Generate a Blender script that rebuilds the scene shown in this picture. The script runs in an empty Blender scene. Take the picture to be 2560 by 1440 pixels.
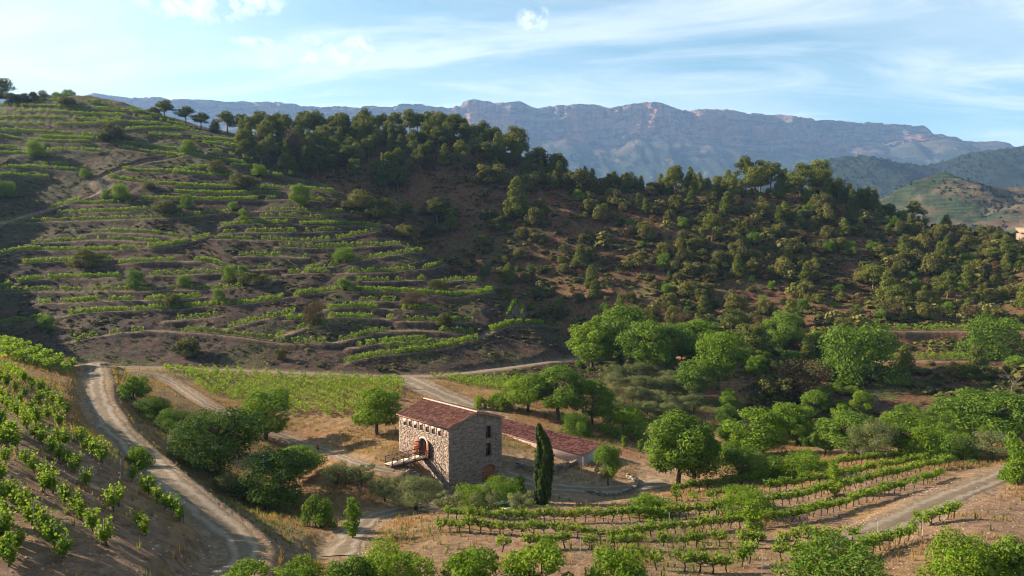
import bpy, math, random
import numpy as np
from mathutils import Vector, kdtree
random.seed(7)
rng = np.random.default_rng(7)
sc = bpy.context.scene
col = sc.collection
R = math.radians

# ------------------------------------------------------------------ camera, sky, sun, exposure
CAM_Z, FOC, PITCH = 36.0, 1730.0, math.atan(80 / 1730.0)
cd = bpy.data.cameras.new('camera')
cam = bpy.data.objects.new('camera', cd)
col.objects.link(cam)
cam.location = (0, 0, CAM_Z)
cam.rotation_euler = (math.pi / 2 - PITCH, 0, 0)
cd.sensor_width = 36
cd.lens = 36 * FOC / 2560
cd.clip_start, cd.clip_end = 0.5, 40000
sc.camera = cam

SUN_AZ, SUN_EL = R(16), R(24)          # azimuth: degrees beyond the picture plane, on the left
SUN_DIR = Vector((-math.cos(SUN_AZ) * math.cos(SUN_EL), math.sin(SUN_AZ) * math.cos(SUN_EL), math.sin(SUN_EL)))
sl = bpy.data.lights.new('sun', 'SUN')
sl.energy, sl.angle, sl.color = 5.0, R(0.53), (1.0, 0.86, 0.68)
so = bpy.data.objects.new('sun', sl)
col.objects.link(so)
so.location = (0, 0, 400)
so.rotation_euler = SUN_DIR.to_track_quat('Z', 'Y').to_euler()

world = bpy.data.worlds.new('World')
sc.world = world
world.use_nodes = True
wn, wl = world.node_tree.nodes, world.node_tree.links
wn.clear()


def wnode(t, **kw):
    n = wn.new(t)
    for k, v in kw.items():
        setattr(n, k, v)
    return n


def wmath(op, a, b=None, c=None, clamp=False):
    n = wn.new('ShaderNodeMath')
    n.operation = op
    n.use_clamp = clamp
    for i, v in enumerate((a, b, c)):
        if v is None:
            continue
        if isinstance(v, (int, float)):
            n.inputs[i].default_value = v
        else:
            wl.new(v, n.inputs[i])
    return n.outputs[0]


sky = wnode('ShaderNodeTexSky', sky_type='NISHITA', sun_disc=False)
sky.sun_elevation = SUN_EL
sky.sun_rotation = math.atan2(SUN_DIR.x, SUN_DIR.y)
sky.altitude, sky.air_density, sky.dust_density, sky.ozone_density = 400, 1.0, 1.6, 2.2
tc = wnode('ShaderNodeTexCoord')
sep = wnode('ShaderNodeSeparateXYZ')
wl.new(tc.outputs['Generated'], sep.inputs[0])
# clouds lie on a plane high above: direction / height gives streaks that flatten towards the horizon
hgt = wmath('ADD', wmath('MAXIMUM', sep.outputs[2], 0.0), 0.10)
cx, cy = wmath('DIVIDE', sep.outputs[0], hgt), wmath('DIVIDE', sep.outputs[1], hgt)
comb = wnode('ShaderNodeCombineXYZ')
wl.new(wmath('ADD', wmath('MULTIPLY', cx, 0.42), wmath('MULTIPLY', cy, 0.16)), comb.inputs[0])
wl.new(cy, comb.inputs[1])


def wnoise(vec, scale, detail, rough, dist=0.0, off=(0, 0, 0)):
    m = wnode('ShaderNodeMapping')
    m.inputs['Location'].default_value = off
    wl.new(vec, m.inputs['Vector'])
    n = wnode('ShaderNodeTexNoise')
    n.inputs['Scale'].default_value = scale
    n.inputs['Detail'].default_value = detail
    n.inputs['Roughness'].default_value = rough
    n.inputs['Distortion'].default_value = dist
    wl.new(m.outputs[0], n.inputs['Vector'])
    return n.outputs['Fac']


def wramp(v, a, b):
    n = wnode('ShaderNodeMapRange', interpolation_type='SMOOTHSTEP')
    n.inputs['From Min'].default_value, n.inputs['From Max'].default_value = a, b
    wl.new(v, n.inputs['Value'])
    return n.outputs[0]


veil = wramp(wnoise(comb.outputs[0], 0.55, 6, 0.55, 0.6, (3.1, 1.7, 0)), 0.32, 0.66)
streak = wramp(wnoise(comb.outputs[0], 1.5, 8, 0.62, 1.2, (7.4, 2.2, 0)), 0.42, 0.68)
puff = wramp(wnoise(tc.outputs['Generated'], 38, 9, 0.66, 0.4), 0.34, 0.58)


def cumulus(u, v, ru, rv):
    """a small cumulus: noise inside an elliptical cap around one sky direction"""
    s = -(v - 720) / FOC
    d = Vector(((u - 1280) / FOC, math.cos(PITCH) + s * math.sin(PITCH), s * math.cos(PITCH) - math.sin(PITCH))).normalized()
    dx = wmath('DIVIDE', wmath('SUBTRACT', sep.outputs[0], d.x), ru / FOC)
    dz = wmath('DIVIDE', wmath('SUBTRACT', sep.outputs[2], d.z), rv / FOC)
    dist = wmath('ADD', wmath('MULTIPLY', dx, dx), wmath('MULTIPLY', dz, dz))
    front = wmath('GREATER_THAN', sep.outputs[1], 0.0)
    return wmath('MULTIPLY', wmath('MULTIPLY', wramp(dist, 1.5, 0.0), wmath('MULTIPLY', puff, 0.75)), front)


cum = None
for a in ((868, 136, 66, 44), (772, 145, 32, 24), (772, 98, 36, 16), (1336, 52, 48, 34), (900, 120, 44, 34), (650, 108, 70, 14), (470, 8, 120, 44), (590, 2, 110, 30)):
    c_ = cumulus(*a)
    cum = c_ if cum is None else wmath('MAXIMUM', cum, c_)
# a thin veil is looked through at a slant near the horizon, so it whitens the low sky most
slant = wramp(sep.outputs[2], 0.75, 0.12)
thin = wmath('MULTIPLY', wmath('ADD', wmath('MULTIPLY', veil, 0.50), wmath('MULTIPLY', streak, 0.55)), wmath('ADD', wmath('MULTIPLY', slant, 0.62), 0.22))
mask = wmath('MAXIMUM', thin, cum, clamp=True)
mix = wnode('ShaderNodeMix', data_type='RGBA', blend_type='MIX')
wl.new(mask, mix.inputs[0])
tint = wnode('ShaderNodeMix', data_type='RGBA', blend_type='MULTIPLY')
tint.inputs[0].default_value = 1.0
wl.new(sky.outputs[0], tint.inputs[6])
tint.inputs[7].default_value = (0.98, 1.24, 1.04, 1)
wl.new(tint.outputs[2], mix.inputs[6])
mix.inputs[7].default_value = (7.6, 7.8, 8.1, 1)
bg = wnode('ShaderNodeBackground')
bg.inputs['Strength'].default_value = 0.052
wl.new(mix.outputs[2], bg.inputs['Color'])
wl.new(bg.outputs[0], wnode('ShaderNodeOutputWorld').inputs['Surface'])

vs = sc.view_settings
vs.view_transform, vs.look, vs.gamma, vs.use_curve_mapping = 'Standard', 'None', 1.0, False
vs.exposure = 1.8
sc.render.engine = 'CYCLES'
cy_ = sc.cycles
cy_.use_denoising = True
cy_.max_bounces, cy_.diffuse_bounces, cy_.glossy_bounces, cy_.transmission_bounces = 4, 2, 1, 2
cy_.caustics_reflective = cy_.caustics_refractive = False
cy_.use_adaptive_sampling = True
cy_.adaptive_threshold = 0.02
cy_.filter_width = 1.1


# ------------------------------------------------------------------ numpy helpers
def _hash(ix, iy, seed):
    h = (ix.astype(np.int64) * 374761393 + iy.astype(np.int64) * 668265263 + seed * 1442695041) & 0xffffffff
    h = ((h ^ (h >> 13)) * 1274126177) & 0xffffffff
    h = h ^ (h >> 16)
    return (h & 0xffff) / 65535.0


def vnoise(x, y, seed=0):
    ix, iy = np.floor(x), np.floor(y)
    fx, fy = x - ix, y - iy
    fx, fy = fx * fx * (3 - 2 * fx), fy * fy * (3 - 2 * fy)
    a, b = _hash(ix, iy, seed), _hash(ix + 1, iy, seed)
    c, d = _hash(ix, iy + 1, seed), _hash(ix + 1, iy + 1, seed)
    return (a + (b - a) * fx) * (1 - fy) + (c + (d - c) * fx) * fy


def fbm(x, y, seed=0, octaves=4, gain=0.5):
    x, y = np.asarray(x, float), np.asarray(y, float)
    s, amp, tot = 0, 1.0, 0
    for o in range(octaves):
        s = s + amp * vnoise(x + 17.3 * o, y - 9.1 * o, seed + o)
        tot += amp
        amp *= gain
        x, y = x * 2.03, y * 2.03
    return s / tot * 2 - 1


def sstep(x, a, b):
    t = np.clip((x - a) / (b - a), 0, 1)
    return t * t * (3 - 2 * t)


def mesh_np(name, V, F, mat=None, smooth=False):
    """V: (n,3); F: an (m,k) array or a list of such arrays"""
    me = bpy.data.meshes.new(name)
    V = np.asarray(V, np.float32)
    Fs = [np.asarray(f, np.int32) for f in (F if isinstance(F, list) else [F]) if len(f)]
    me.vertices.add(len(V))
    me.vertices.foreach_set('co', V.ravel())
    nl, npoly = sum(f.size for f in Fs), sum(len(f) for f in Fs)
    me.loops.add(nl)
    me.loops.foreach_set('vertex_index', np.concatenate([f.ravel() for f in Fs]))
    me.polygons.add(npoly)
    tot = np.concatenate([np.full(len(f), f.shape[1], np.int32) for f in Fs])
    me.polygons.foreach_set('loop_start', np.concatenate([[0], np.cumsum(tot)[:-1]]).astype(np.int32))
    if smooth:
        me.polygons.foreach_set('use_smooth', np.ones(npoly, bool))
    me.update(calc_edges=True)
    if mat:
        me.materials.append(mat)
    return me


def grid_faces(nr, nc):
    i = np.arange((nr - 1) * nc).reshape(nr - 1, nc)[:, :-1].ravel()
    return np.stack([i, i + 1, i + nc + 1, i + nc], 1)


class Acc:
    """collects pieces of geometry for one mesh"""
    def __init__(s):
        s.V, s.F, s.n = [], {}, 0

    def add(s, V, F):
        V, F = np.asarray(V, float), np.asarray(F, int)
        s.V.append(V)
        s.F.setdefault(F.shape[1], []).append(F + s.n)
        s.n += len(V)
        return s

    def mesh(s, name, mat, smooth=False):
        return mesh_np(name, np.concatenate(s.V), [np.concatenate(f) for f in s.F.values()], mat, smooth)


BOXF = np.array([[0, 3, 2, 1], [4, 5, 6, 7], [0, 1, 5, 4], [1, 2, 6, 5], [2, 3, 7, 6], [3, 0, 4, 7]])


def box_v(x0, x1, y0, y1, z0, z1):
    return np.array([[x0, y0, z0], [x1, y0, z0], [x1, y1, z0], [x0, y1, z0], [x0, y0, z1], [x1, y0, z1], [x1, y1, z1], [x0, y1, z1]], float)


def bar(a, b, w, h=None):
    """a rectangular bar from a to b"""
    a, b = Vector(a), Vector(b)
    h = h or w
    d = (b - a).normalized()
    side = d.cross(Vector((0, 0, 1)))
    side = Vector((1, 0, 0)) if side.length < 1e-4 else side.normalized()
    up = side.cross(d)
    out = []
    for p in (a, b):
        for sx, sy in ((-1, -1), (1, -1), (1, 1), (-1, 1)):
            out.append(p + side * sx * w / 2 + up * sy * h / 2)
    return np.array([list(v) for v in out]), np.array([[0, 3, 2, 1], [4, 5, 6, 7], [0, 1, 5, 4], [1, 2, 6, 5], [2, 3, 7, 6], [3, 0, 4, 7]])


def tube(P, rad, n=6):
    P = np.asarray(P, float)
    k = len(P)
    rad = np.broadcast_to(np.asarray(rad, float), (k,))
    T = np.gradient(P, axis=0)
    T /= np.linalg.norm(T, axis=1, keepdims=True) + 1e-9
    ref = np.array([0.31, 0.95, 0.05]) if abs(T[0] @ np.array([0, 0, 1.])) > .6 else np.array([0, 0, 1.])
    A = np.cross(T, ref)
    A /= np.linalg.norm(A, axis=1, keepdims=True) + 1e-9
    B = np.cross(T, A)
    ang = np.arange(n) / n * 2 * np.pi
    V = P[:, None] + rad[:, None, None] * (A[:, None] * np.cos(ang)[None, :, None] + B[:, None] * np.sin(ang)[None, :, None])
    i = np.arange(k - 1)[:, None] * n
    j = np.arange(n)[None]
    F = np.stack([i + j, i + (j + 1) % n, i + n + (j + 1) % n, i + n + j], -1).reshape(-1, 4)
    return V.reshape(-1, 3), F


def new_obj(name, mesh, parent=None, loc=(0, 0, 0), rotz=0.0, scale=None, **props):
    o = bpy.data.objects.new(name, mesh)
    col.objects.link(o)
    if parent is not None:
        o.parent = parent
    o.location = loc
    if rotz:
        o.rotation_euler = (0, 0, rotz)
    if scale is not None:
        o.scale = scale
    for k, v in props.items():
        if v is not None:
            o[k] = v
    return o


def thing(name, label, category, loc=(0, 0, 0), rotz=0.0, scale=None, group=None):
    return new_obj(name, None, None, loc, rotz, scale, label=label, category=category, group=group)


# ------------------------------------------------------------------ materials
class Mat:
    def __init__(s, name, rough=0.9, spec=0.2):
        s.m = bpy.data.materials.new(name)
        s.m.use_nodes = True
        s.t = s.m.node_tree
        s.n, s.l = s.t.nodes, s.t.links
        s.bsdf = s.n['Principled BSDF']
        s.out = s.n['Material Output']
        s.bsdf.inputs['Roughness'].default_value = rough
        s.bsdf.inputs['Specular IOR Level'].default_value = spec
        s.geo = s.n.new('ShaderNodeNewGeometry')
        s.pos = s.geo.outputs['Position']

    def node(s, t, **kw):
        n = s.n.new(t)
        for k, v in kw.items():
            setattr(n, k, v)
        return n

    def put(s, sock, v):
        if isinstance(v, (int, float)):
            sock.default_value = v
        elif isinstance(v, tuple):
            sock.default_value = v if len(v) == 4 else (*v, 1)
        else:
            s.l.new(v, sock)

    def math(s, op, a, b=None, clamp=False):
        n = s.node('ShaderNodeMath', operation=op, use_clamp=clamp)
        s.put(n.inputs[0], a)
        if b is not None:
            s.put(n.inputs[1], b)
        return n.outputs[0]

    def noise(s, scale, detail=4, rough=0.55, vec=None, stretch=None, dist=0.0):
        v = vec if vec is not None else s.pos
        if stretch:
            m = s.node('ShaderNodeMapping')
            m.inputs['Scale'].default_value = stretch
            s.l.new(v, m.inputs['Vector'])
            v = m.outputs[0]
        n = s.node('ShaderNodeTexNoise')
        n.inputs['Scale'].default_value = scale
        n.inputs['Detail'].default_value = detail
        n.inputs['Roughness'].default_value = rough
        n.inputs['Distortion'].default_value = dist
        s.l.new(v, n.inputs['Vector'])
        return n.outputs['Fac']

    def ramp(s, v, a, b, lo=0.0, hi=1.0):
        n = s.node('ShaderNodeMapRange')
        for k, x in (('From Min', a), ('From Max', b), ('To Min', lo), ('To Max', hi)):
            n.inputs[k].default_value = x
        s.put(n.inputs['Value'], v)
        return n.outputs[0]

    def mix(s, f, a, b, mode='MIX'):
        n = s.node('ShaderNodeMix', data_type='RGBA', blend_type=mode)
        s.put(n.inputs[0], f)
        s.put(n.inputs[6], a)
        s.put(n.inputs[7], b)
        return n.outputs[2]

    def attr(s, name):
        a = s.node('ShaderNodeAttribute')
        a.attribute_name = name
        return a.outputs['Fac']

    def bump(s, h, strength=0.5, dist=0.1):
        n = s.node('ShaderNodeBump')
        n.inputs['Strength'].default_value = strength
        n.inputs['Distance'].default_value = dist
        s.l.new(h, n.inputs['Height'])
        s.l.new(n.outputs[0], s.bsdf.inputs['Normal'])

    def color(s, c):
        s.put(s.bsdf.inputs['Base Color'], c)
        return s.m

    def vary(s, c, amount=0.25, scale=1.0, detail=4):
        """a colour with noise in its value"""
        f = s.ramp(s.noise(scale, detail), 0.3, 0.7, 1 - amount, 1 + amount)
        n = s.node('ShaderNodeVectorMath', operation='SCALE')
        if isinstance(c, tuple):
            n.inputs[0].default_value = c[:3]
        else:
            s.l.new(c, n.inputs[0])
        s.l.new(f, n.inputs['Scale'])
        return n.outputs[0]


def leaf_mat(name, a, b, trans=0.35, scale=0.5, hue_obj=0.5):
    """foliage: colour varies between a and b per plant, per leaf and in soft patches; thin leaves let light through"""
    M = Mat(name, 0.75, 0.08)
    oi = M.node('ShaderNodeObjectInfo')
    f = M.math('ADD', M.math('MULTIPLY', oi.outputs['Random'], hue_obj), M.math('MULTIPLY', M.geo.outputs['Random Per Island'], 0.45))
    f = M.math('ADD', f, M.ramp(M.noise(scale, 2), 0.3, 0.7, -0.25, 0.3), True)
    c = M.mix(f, a, b)
    M.color(c)
    tr = M.node('ShaderNodeBsdfTranslucent')
    M.l.new(M.mix(0.35, c, (min(b[0] * 1.6, 1), min(b[1] * 1.7, 1), b[2] * 0.6), 'MIX'), tr.inputs['Color'])
    mx = M.node('ShaderNodeMixShader')
    mx.inputs[0].default_value = trans
    M.l.new(M.bsdf.outputs[0], mx.inputs[1])
    M.l.new(tr.outputs[0], mx.inputs[2])
    M.l.new(mx.outputs[0], M.out.inputs['Surface'])
    return M.m


def plain_mat(name, c, rough=0.8, amount=0.2, scale=3.0, spec=0.2, island=0.0, bump=0.0, metal=0.0):
    M = Mat(name, rough, spec)
    cc = M.vary(c, amount, scale)
    if island:
        n = M.node('ShaderNodeVectorMath', operation='SCALE')
        M.l.new(cc, n.inputs[0])
        M.l.new(M.ramp(M.geo.outputs['Random Per Island'], 0, 1, 1 - island, 1 + island), n.inputs['Scale'])
        cc = n.outputs[0]
    M.color(cc)
    if bump:
        M.bump(M.noise(scale * 6, 5, 0.65), bump, 0.05)
    M.bsdf.inputs['Metallic'].default_value = metal
    return M.m


# ------------------------------------------------------------------ terrain: measured points and shaped unseen ground, smoothly joined
def cam_dir(u, v):
    s = -(v - 720) / FOC
    return (u - 1280) / FOC, math.cos(PITCH) + s * math.sin(PITCH), s * math.cos(PITCH) - math.sin(PITCH)


def survey(u, v, Y):
    a, b, c = cam_dir(u, v)
    return (a * Y / b, Y, CAM_Z + c * Y / b)


TERRAIN_POINTS = [survey(*p) for p in (
    # yard and slopes round the house
    (1400, 1222, 107), (1600, 1215, 107), (1355, 1258, 99), (1250, 1215, 109), (1500, 1185, 111), (795, 1134, 121), (850, 1080, 131), (735, 1095, 130),
    (930, 1090, 128), (920, 1290, 88), (700, 1275, 92), (560, 1200, 97), (1330, 1130, 121), (1450, 1110, 127), (1560, 1110, 130), (1620, 1160, 116),
    # slope between yard and camera, vine rows
    (1120, 1300, 79), (1400, 1308, 78), (1700, 1298, 80), (1900, 1270, 84), (2100, 1205, 94), (2300, 1165, 103), (1250, 1345, 71), (1600, 1352, 69),
    (1900, 1370, 66), (2100, 1357, 66), (2380, 1298, 68), (1300, 1440, 57), (1800, 1440, 56), (2300, 1440, 54), (800, 1400, 65), (2540, 1185, 95),
    (2560, 1300, 72), (2150, 1310, 75), (2330, 1240, 84), (1000, 1340, 76),
    # left knoll with its vines, gravel road
    (300, 1350, 47), (100, 1400, 42), (60, 1250, 50), (180, 1080, 69), (60, 1050, 72), (60, 960, 92), (0, 890, 125), (100, 915, 128), (190, 935, 133),
    (0, 858, 142), (90, 880, 146), (120, 970, 100), (490, 1390, 54), (640, 1395, 58), (590, 1335, 63), (420, 1190, 77), (330, 1100, 92), (270, 1030, 106),
    (240, 925, 142), (440, 1130, 95), (470, 1210, 82), (380, 1010, 122), (300, 960, 130), (350, 1240, 60), (460, 1320, 57),
    # vineyard on the flat, tracks
    (700, 1040, 141), (430, 935, 166), (1000, 960, 165), (550, 1000, 147), (860, 1010, 148), (450, 965, 156), (1180, 1000, 155), (1050, 965, 164),
    (230, 912, 176), (600, 925, 181), (980, 942, 181), (1200, 929, 190), (1440, 897, 211), (400, 918, 180),
    # terraced hill
    (0, 800, 215), (0, 700, 240), (0, 600, 268), (0, 500, 298), (0, 400, 332), (0, 300, 372), (0, 258, 394), (300, 900, 186), (300, 800, 212),
    (300, 700, 238), (300, 600, 266), (300, 500, 296), (300, 400, 330), (300, 310, 366), (200, 238, 404), (350, 288, 386), (480, 338, 374),
    (600, 915, 185), (600, 850, 199), (600, 750, 224), (600, 650, 250), (600, 550, 278), (600, 450, 312), (610, 378, 348),
    (900, 920, 185), (900, 850, 201), (900, 750, 225), (900, 650, 252), (900, 560, 280), (1100, 905, 192), (1100, 800, 216), (1100, 700, 244),
    (1090, 650, 262), (1250, 885, 201), (1250, 800, 222), (1290, 762, 237), (1400, 852, 222), (1200, 708, 248), (1000, 562, 284), (890, 488, 303),
    # hill beyond the ravine
    (1050, 560, 332), (1000, 540, 336), (1100, 640, 314), (900, 450, 350), (1200, 690, 300), (1310, 760, 279), (1380, 850, 248), (800, 350, 382),
    (1000, 340, 392), (1150, 352, 386), (1250, 402, 370), (1400, 442, 366), (1600, 470, 370), (1800, 476, 376), (2000, 490, 376), (2150, 520, 371),
    (2300, 570, 362), (2560, 610, 352), (1300, 600, 318), (1500, 600, 314), (1800, 600, 312), (1500, 750, 266), (1800, 750, 266), (1700, 850, 227),
    (2100, 600, 316), (2100, 700, 281), (2400, 700, 281), (2250, 818, 224), (2480, 812, 226), (2300, 850, 217), (2300, 895, 196), (2520, 893, 197),
    (2300, 960, 182), (2300, 1010, 166), (2200, 1100, 141), (1900, 950, 187), (1700, 1050, 155), (1600, 1120, 131), (2000, 1150, 119), (2400, 1120, 119),
    (1300, 1000, 155), (1500, 950, 181), (1950, 1040, 163), (1600, 900, 206), (1950, 860, 222))]
TERRAIN_POINTS += [
    # round the house: high bank on the lit side, level yard on the other
    (-19, 105, 4.0), (-22, 111, 4.0), (-16.5, 102.5, 2.8), (-12.5, 101.5, 0.6), (-9.7, 105, -0.3), (-2, 112, -0.2), (-18.8, 114.7, 3.6), (-8, 122, 2.4), (3, 106, 0),
    # ravine behind the nose of the terraced hill
    (3, 254, 12), (-12, 270, 19), (-30, 288, 29), (-51, 308, 44), (-72, 326, 59), (20, 230, 6.0), (-110, 352, 80),
    # beyond the edges of the picture; unseen spur at left raised to shade the terraces
    (-245, 248, 58), (-300, 262, 74), (-255, 212, 72), (-215, 203, 56), (-245, 300, 74), (-330, 320, 100), (-160, 175, 17), (-190, 205, 28), (-160, 130, 22),
    (-120, 60, 21), (-80, 20, 23), (-300, 150, 46), (0, 0, 13), (0, -90, 20), (-100, -60, 26), (100, -60, 16), (50, 25, 12), (-40, 22, 17), (140, 55, 13),
    (110, 95, 8), (170, 150, 8), (215, 220, 24), (270, 300, 46), (310, 390, 50), (-150, 470, 96), (0, 460, 70), (100, 460, 45), (200, 450, 30),
    (-300, 520, 100), (0, 570, 35), (200, 570, 30), (-200, 620, 60), (430, 300, 50), (430, 140, 22), (350, 0, 16), (-430, 300, 110), (-430, 100, 66),
    (-380, -60, 44), (0, -260, 20), (-260, -220, 30), (260, -220, 14), (430, 520, 40), (250, 400, 34), (-210, 440, 118)]
CP = np.array(TERRAIN_POINTS)


def fit_spline(P, lam=2.0):
    n = len(P)
    d2 = ((P[:, None, :2] - P[None, :, :2]) ** 2).sum(-1) / 1e4
    K = np.where(d2 > 0, 0.5 * d2 * np.log(d2 + 1e-12), 0) + np.eye(n) * lam * 1e-4
    Q = np.c_[np.ones(n), P[:, :2] / 100]
    A = np.block([[K, Q], [Q.T, np.zeros((3, 3))]])
    return np.linalg.solve(A, np.r_[P[:, 2], 0, 0, 0])


SPL = fit_spline(CP)


def spline(x, y):
    x, y = np.asarray(x, float), np.asarray(y, float)
    out = SPL[-3] + SPL[-2] * x / 100 + SPL[-1] * y / 100
    for (px, py, _), w in zip(CP, SPL):
        d2 = ((x - px) ** 2 + (y - py) ** 2) / 1e4 + 1e-12
        out = out + w * 0.5 * d2 * np.log(d2)
    return out


# fan of rows round the camera's foot: fine where the picture looks, coarse elsewhere, closed all round
half = R(41)
tl = np.concatenate([-np.linspace(np.pi, half, 26)[:-1], np.linspace(-half, 0, 350)[:-1], np.linspace(0, half, 210)[:-1], np.linspace(half, np.pi, 26)])
rr = [3.0]
while rr[-1] < 9000:
    r_ = rr[-1]
    if r_ < 40:
        step = 1.4
    elif r_ < 175:
        step = 0.45 + 0.20 * (r_ - 40) / 135
    elif r_ < 400:
        step = 0.66
    else:
        step = 0.6 + (r_ - 400) * 0.05
    rr.append(r_ + step)
rr = np.array(rr)
TH, RR = np.meshgrid(tl, rr)
GX, GY = RR * np.sin(TH), RR * np.cos(TH)
near = RR < 720
Z0 = np.zeros_like(GX)
Z0[near] = spline(GX[near], GY[near])
far = 24 + np.clip(RR - 500, 0, 4000) * 0.055 + fbm(GX / 420, GY / 420, 3) * 22 * sstep(RR, 500, 900)
far = np.where(GY < 0, 20 + fbm(GX / 300, GY / 300, 4) * 15, far)
far = far - sstep(RR, 3500, 9000) * 120
w_ = sstep(RR, 470, 690)
Z0 = Z0 * (1 - w_) + far * w_
ZG = Z0.copy()


def cell(x, y):
    th, r = np.arctan2(x, y), np.hypot(x, y)
    j = np.interp(th, tl, np.arange(len(tl)))
    i = np.interp(r, rr, np.arange(len(rr)))
    return i, j


def height(x, y, G=None):
    """height of the finished ground at (x, y)"""
    G = ZG if G is None else G
    i, j = cell(np.asarray(x, float), np.asarray(y, float))
    i0, j0 = np.clip(np.floor(i).astype(int), 0, len(rr) - 2), np.clip(np.floor(j).astype(int), 0, len(tl) - 2)
    fi, fj = i - i0, j - j0
    return (G[i0, j0] * (1 - fj) + G[i0, j0 + 1] * fj) * (1 - fi) + (G[i0 + 1, j0] * (1 - fj) + G[i0 + 1, j0 + 1] * fj) * fi


def sight(u, v, rmin=28, rmax=640):
    """the ground point that the survey line (u, v) meets first"""
    a, b, c = cam_dir(u, v)
    th, k = math.atan2(a, b), c / math.hypot(a, b)
    j = float(np.interp(th, tl, np.arange(len(tl))))
    j0 = min(int(j), len(tl) - 2)
    fj = j - j0
    zc = ZG[:, j0] * (1 - fj) + ZG[:, j0 + 1] * fj
    f = zc - (CAM_Z + k * rr)
    ok = (rr > rmin) & (rr < rmax)
    idx = np.where(ok & (f >= 0))[0]
    if len(idx):
        i = idx[0]
        t = f[i - 1] / (f[i - 1] - f[i]) if f[i - 1] < 0 else 1.0
        r = rr[i - 1] + (rr[i] - rr[i - 1]) * t
    else:
        i = np.where(ok)[0][np.argmax(f[ok] / rr[ok])]
        r = rr[i]
    x, y = r * math.sin(th), r * math.cos(th)
    return np.array([x, y, float(height(x, y))])


def resample(P, step):
    P = np.asarray(P, float)
    d = np.r_[0, np.cumsum(np.linalg.norm(np.diff(P[:, :2], axis=0), axis=1))]
    n = max(2, int(d[-1] / step) + 1)
    t = np.linspace(0, d[-1], n)
    return np.stack([np.interp(t, d, P[:, k]) for k in range(P.shape[1])], 1)


def smooth(P, k):
    P = P.copy()
    for _ in range(k):
        P[1:-1] = P[1:-1] * 0.5 + (P[:-2] + P[2:]) * 0.25
    return P


def sight_line(pts, step=1.0, sm=4, zsm=10):
    L = []
    for (u0, v0), (u1, v1) in zip(pts[:-1], pts[1:]):
        n = max(2, int(math.hypot(u1 - u0, v1 - v0) / 12))
        L += [sight(u0 + (u1 - u0) * i / n, v0 + (v1 - v0) * i / n) for i in range(n)]
    L.append(sight(*pts[-1]))
    P = smooth(resample(L, step), sm)
    P[:, 2] = smooth(P[:, 2:], zsm)[:, 0]
    return P


ROADS = [
    # pixel-surveyed centre lines, half width in metres
    ('gravel_road', 1.75, ((236, 908), (240, 940), (245, 1000), (285, 1075), (352, 1140), (420, 1200), (505, 1275), (575, 1330), (612, 1372), (608, 1410), (560, 1445), (480, 1500))),
    ('farm_track', 1.2, ((330, 928), (400, 940), (450, 968), (520, 1012), (600, 1050), (690, 1085), (760, 1110), (850, 1140), (930, 1165), (985, 1178))),
    ('valley_road', 1.4, ((190, 912), (300, 918), (420, 920), (600, 927), (780, 934), (960, 942), (1090, 940), (1200, 930), (1320, 914), (1445, 896), (1500, 886))),
    ('dirt_drive', 3.4, ((1010, 944), (1060, 966), (1110, 990), (1170, 1015), (1225, 1045))),
    ('hill_track', 1.4, ((-40, 572), (0, 557), (60, 541), (150, 515), (215, 497), (252, 482), (263, 470), (247, 456), (252, 443), (290, 431), (350, 412), (420, 399), (500, 386))),
    ('vineyard_track', 1.8, ((2575, 1165), (2500, 1190), (2420, 1225), (2330, 1262), (2230, 1310), (2150, 1345), (2080, 1372))),
    ('yard_track', 2.6, ((1262, 1185), (1330, 1205), (1400, 1222), (1500, 1226), (1600, 1218), (1660, 1205))),
    ('lower_track', 1.9, ((1120, 1262), (1010, 1272), (930, 1292), (880, 1335), (850, 1390))),
]
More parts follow.
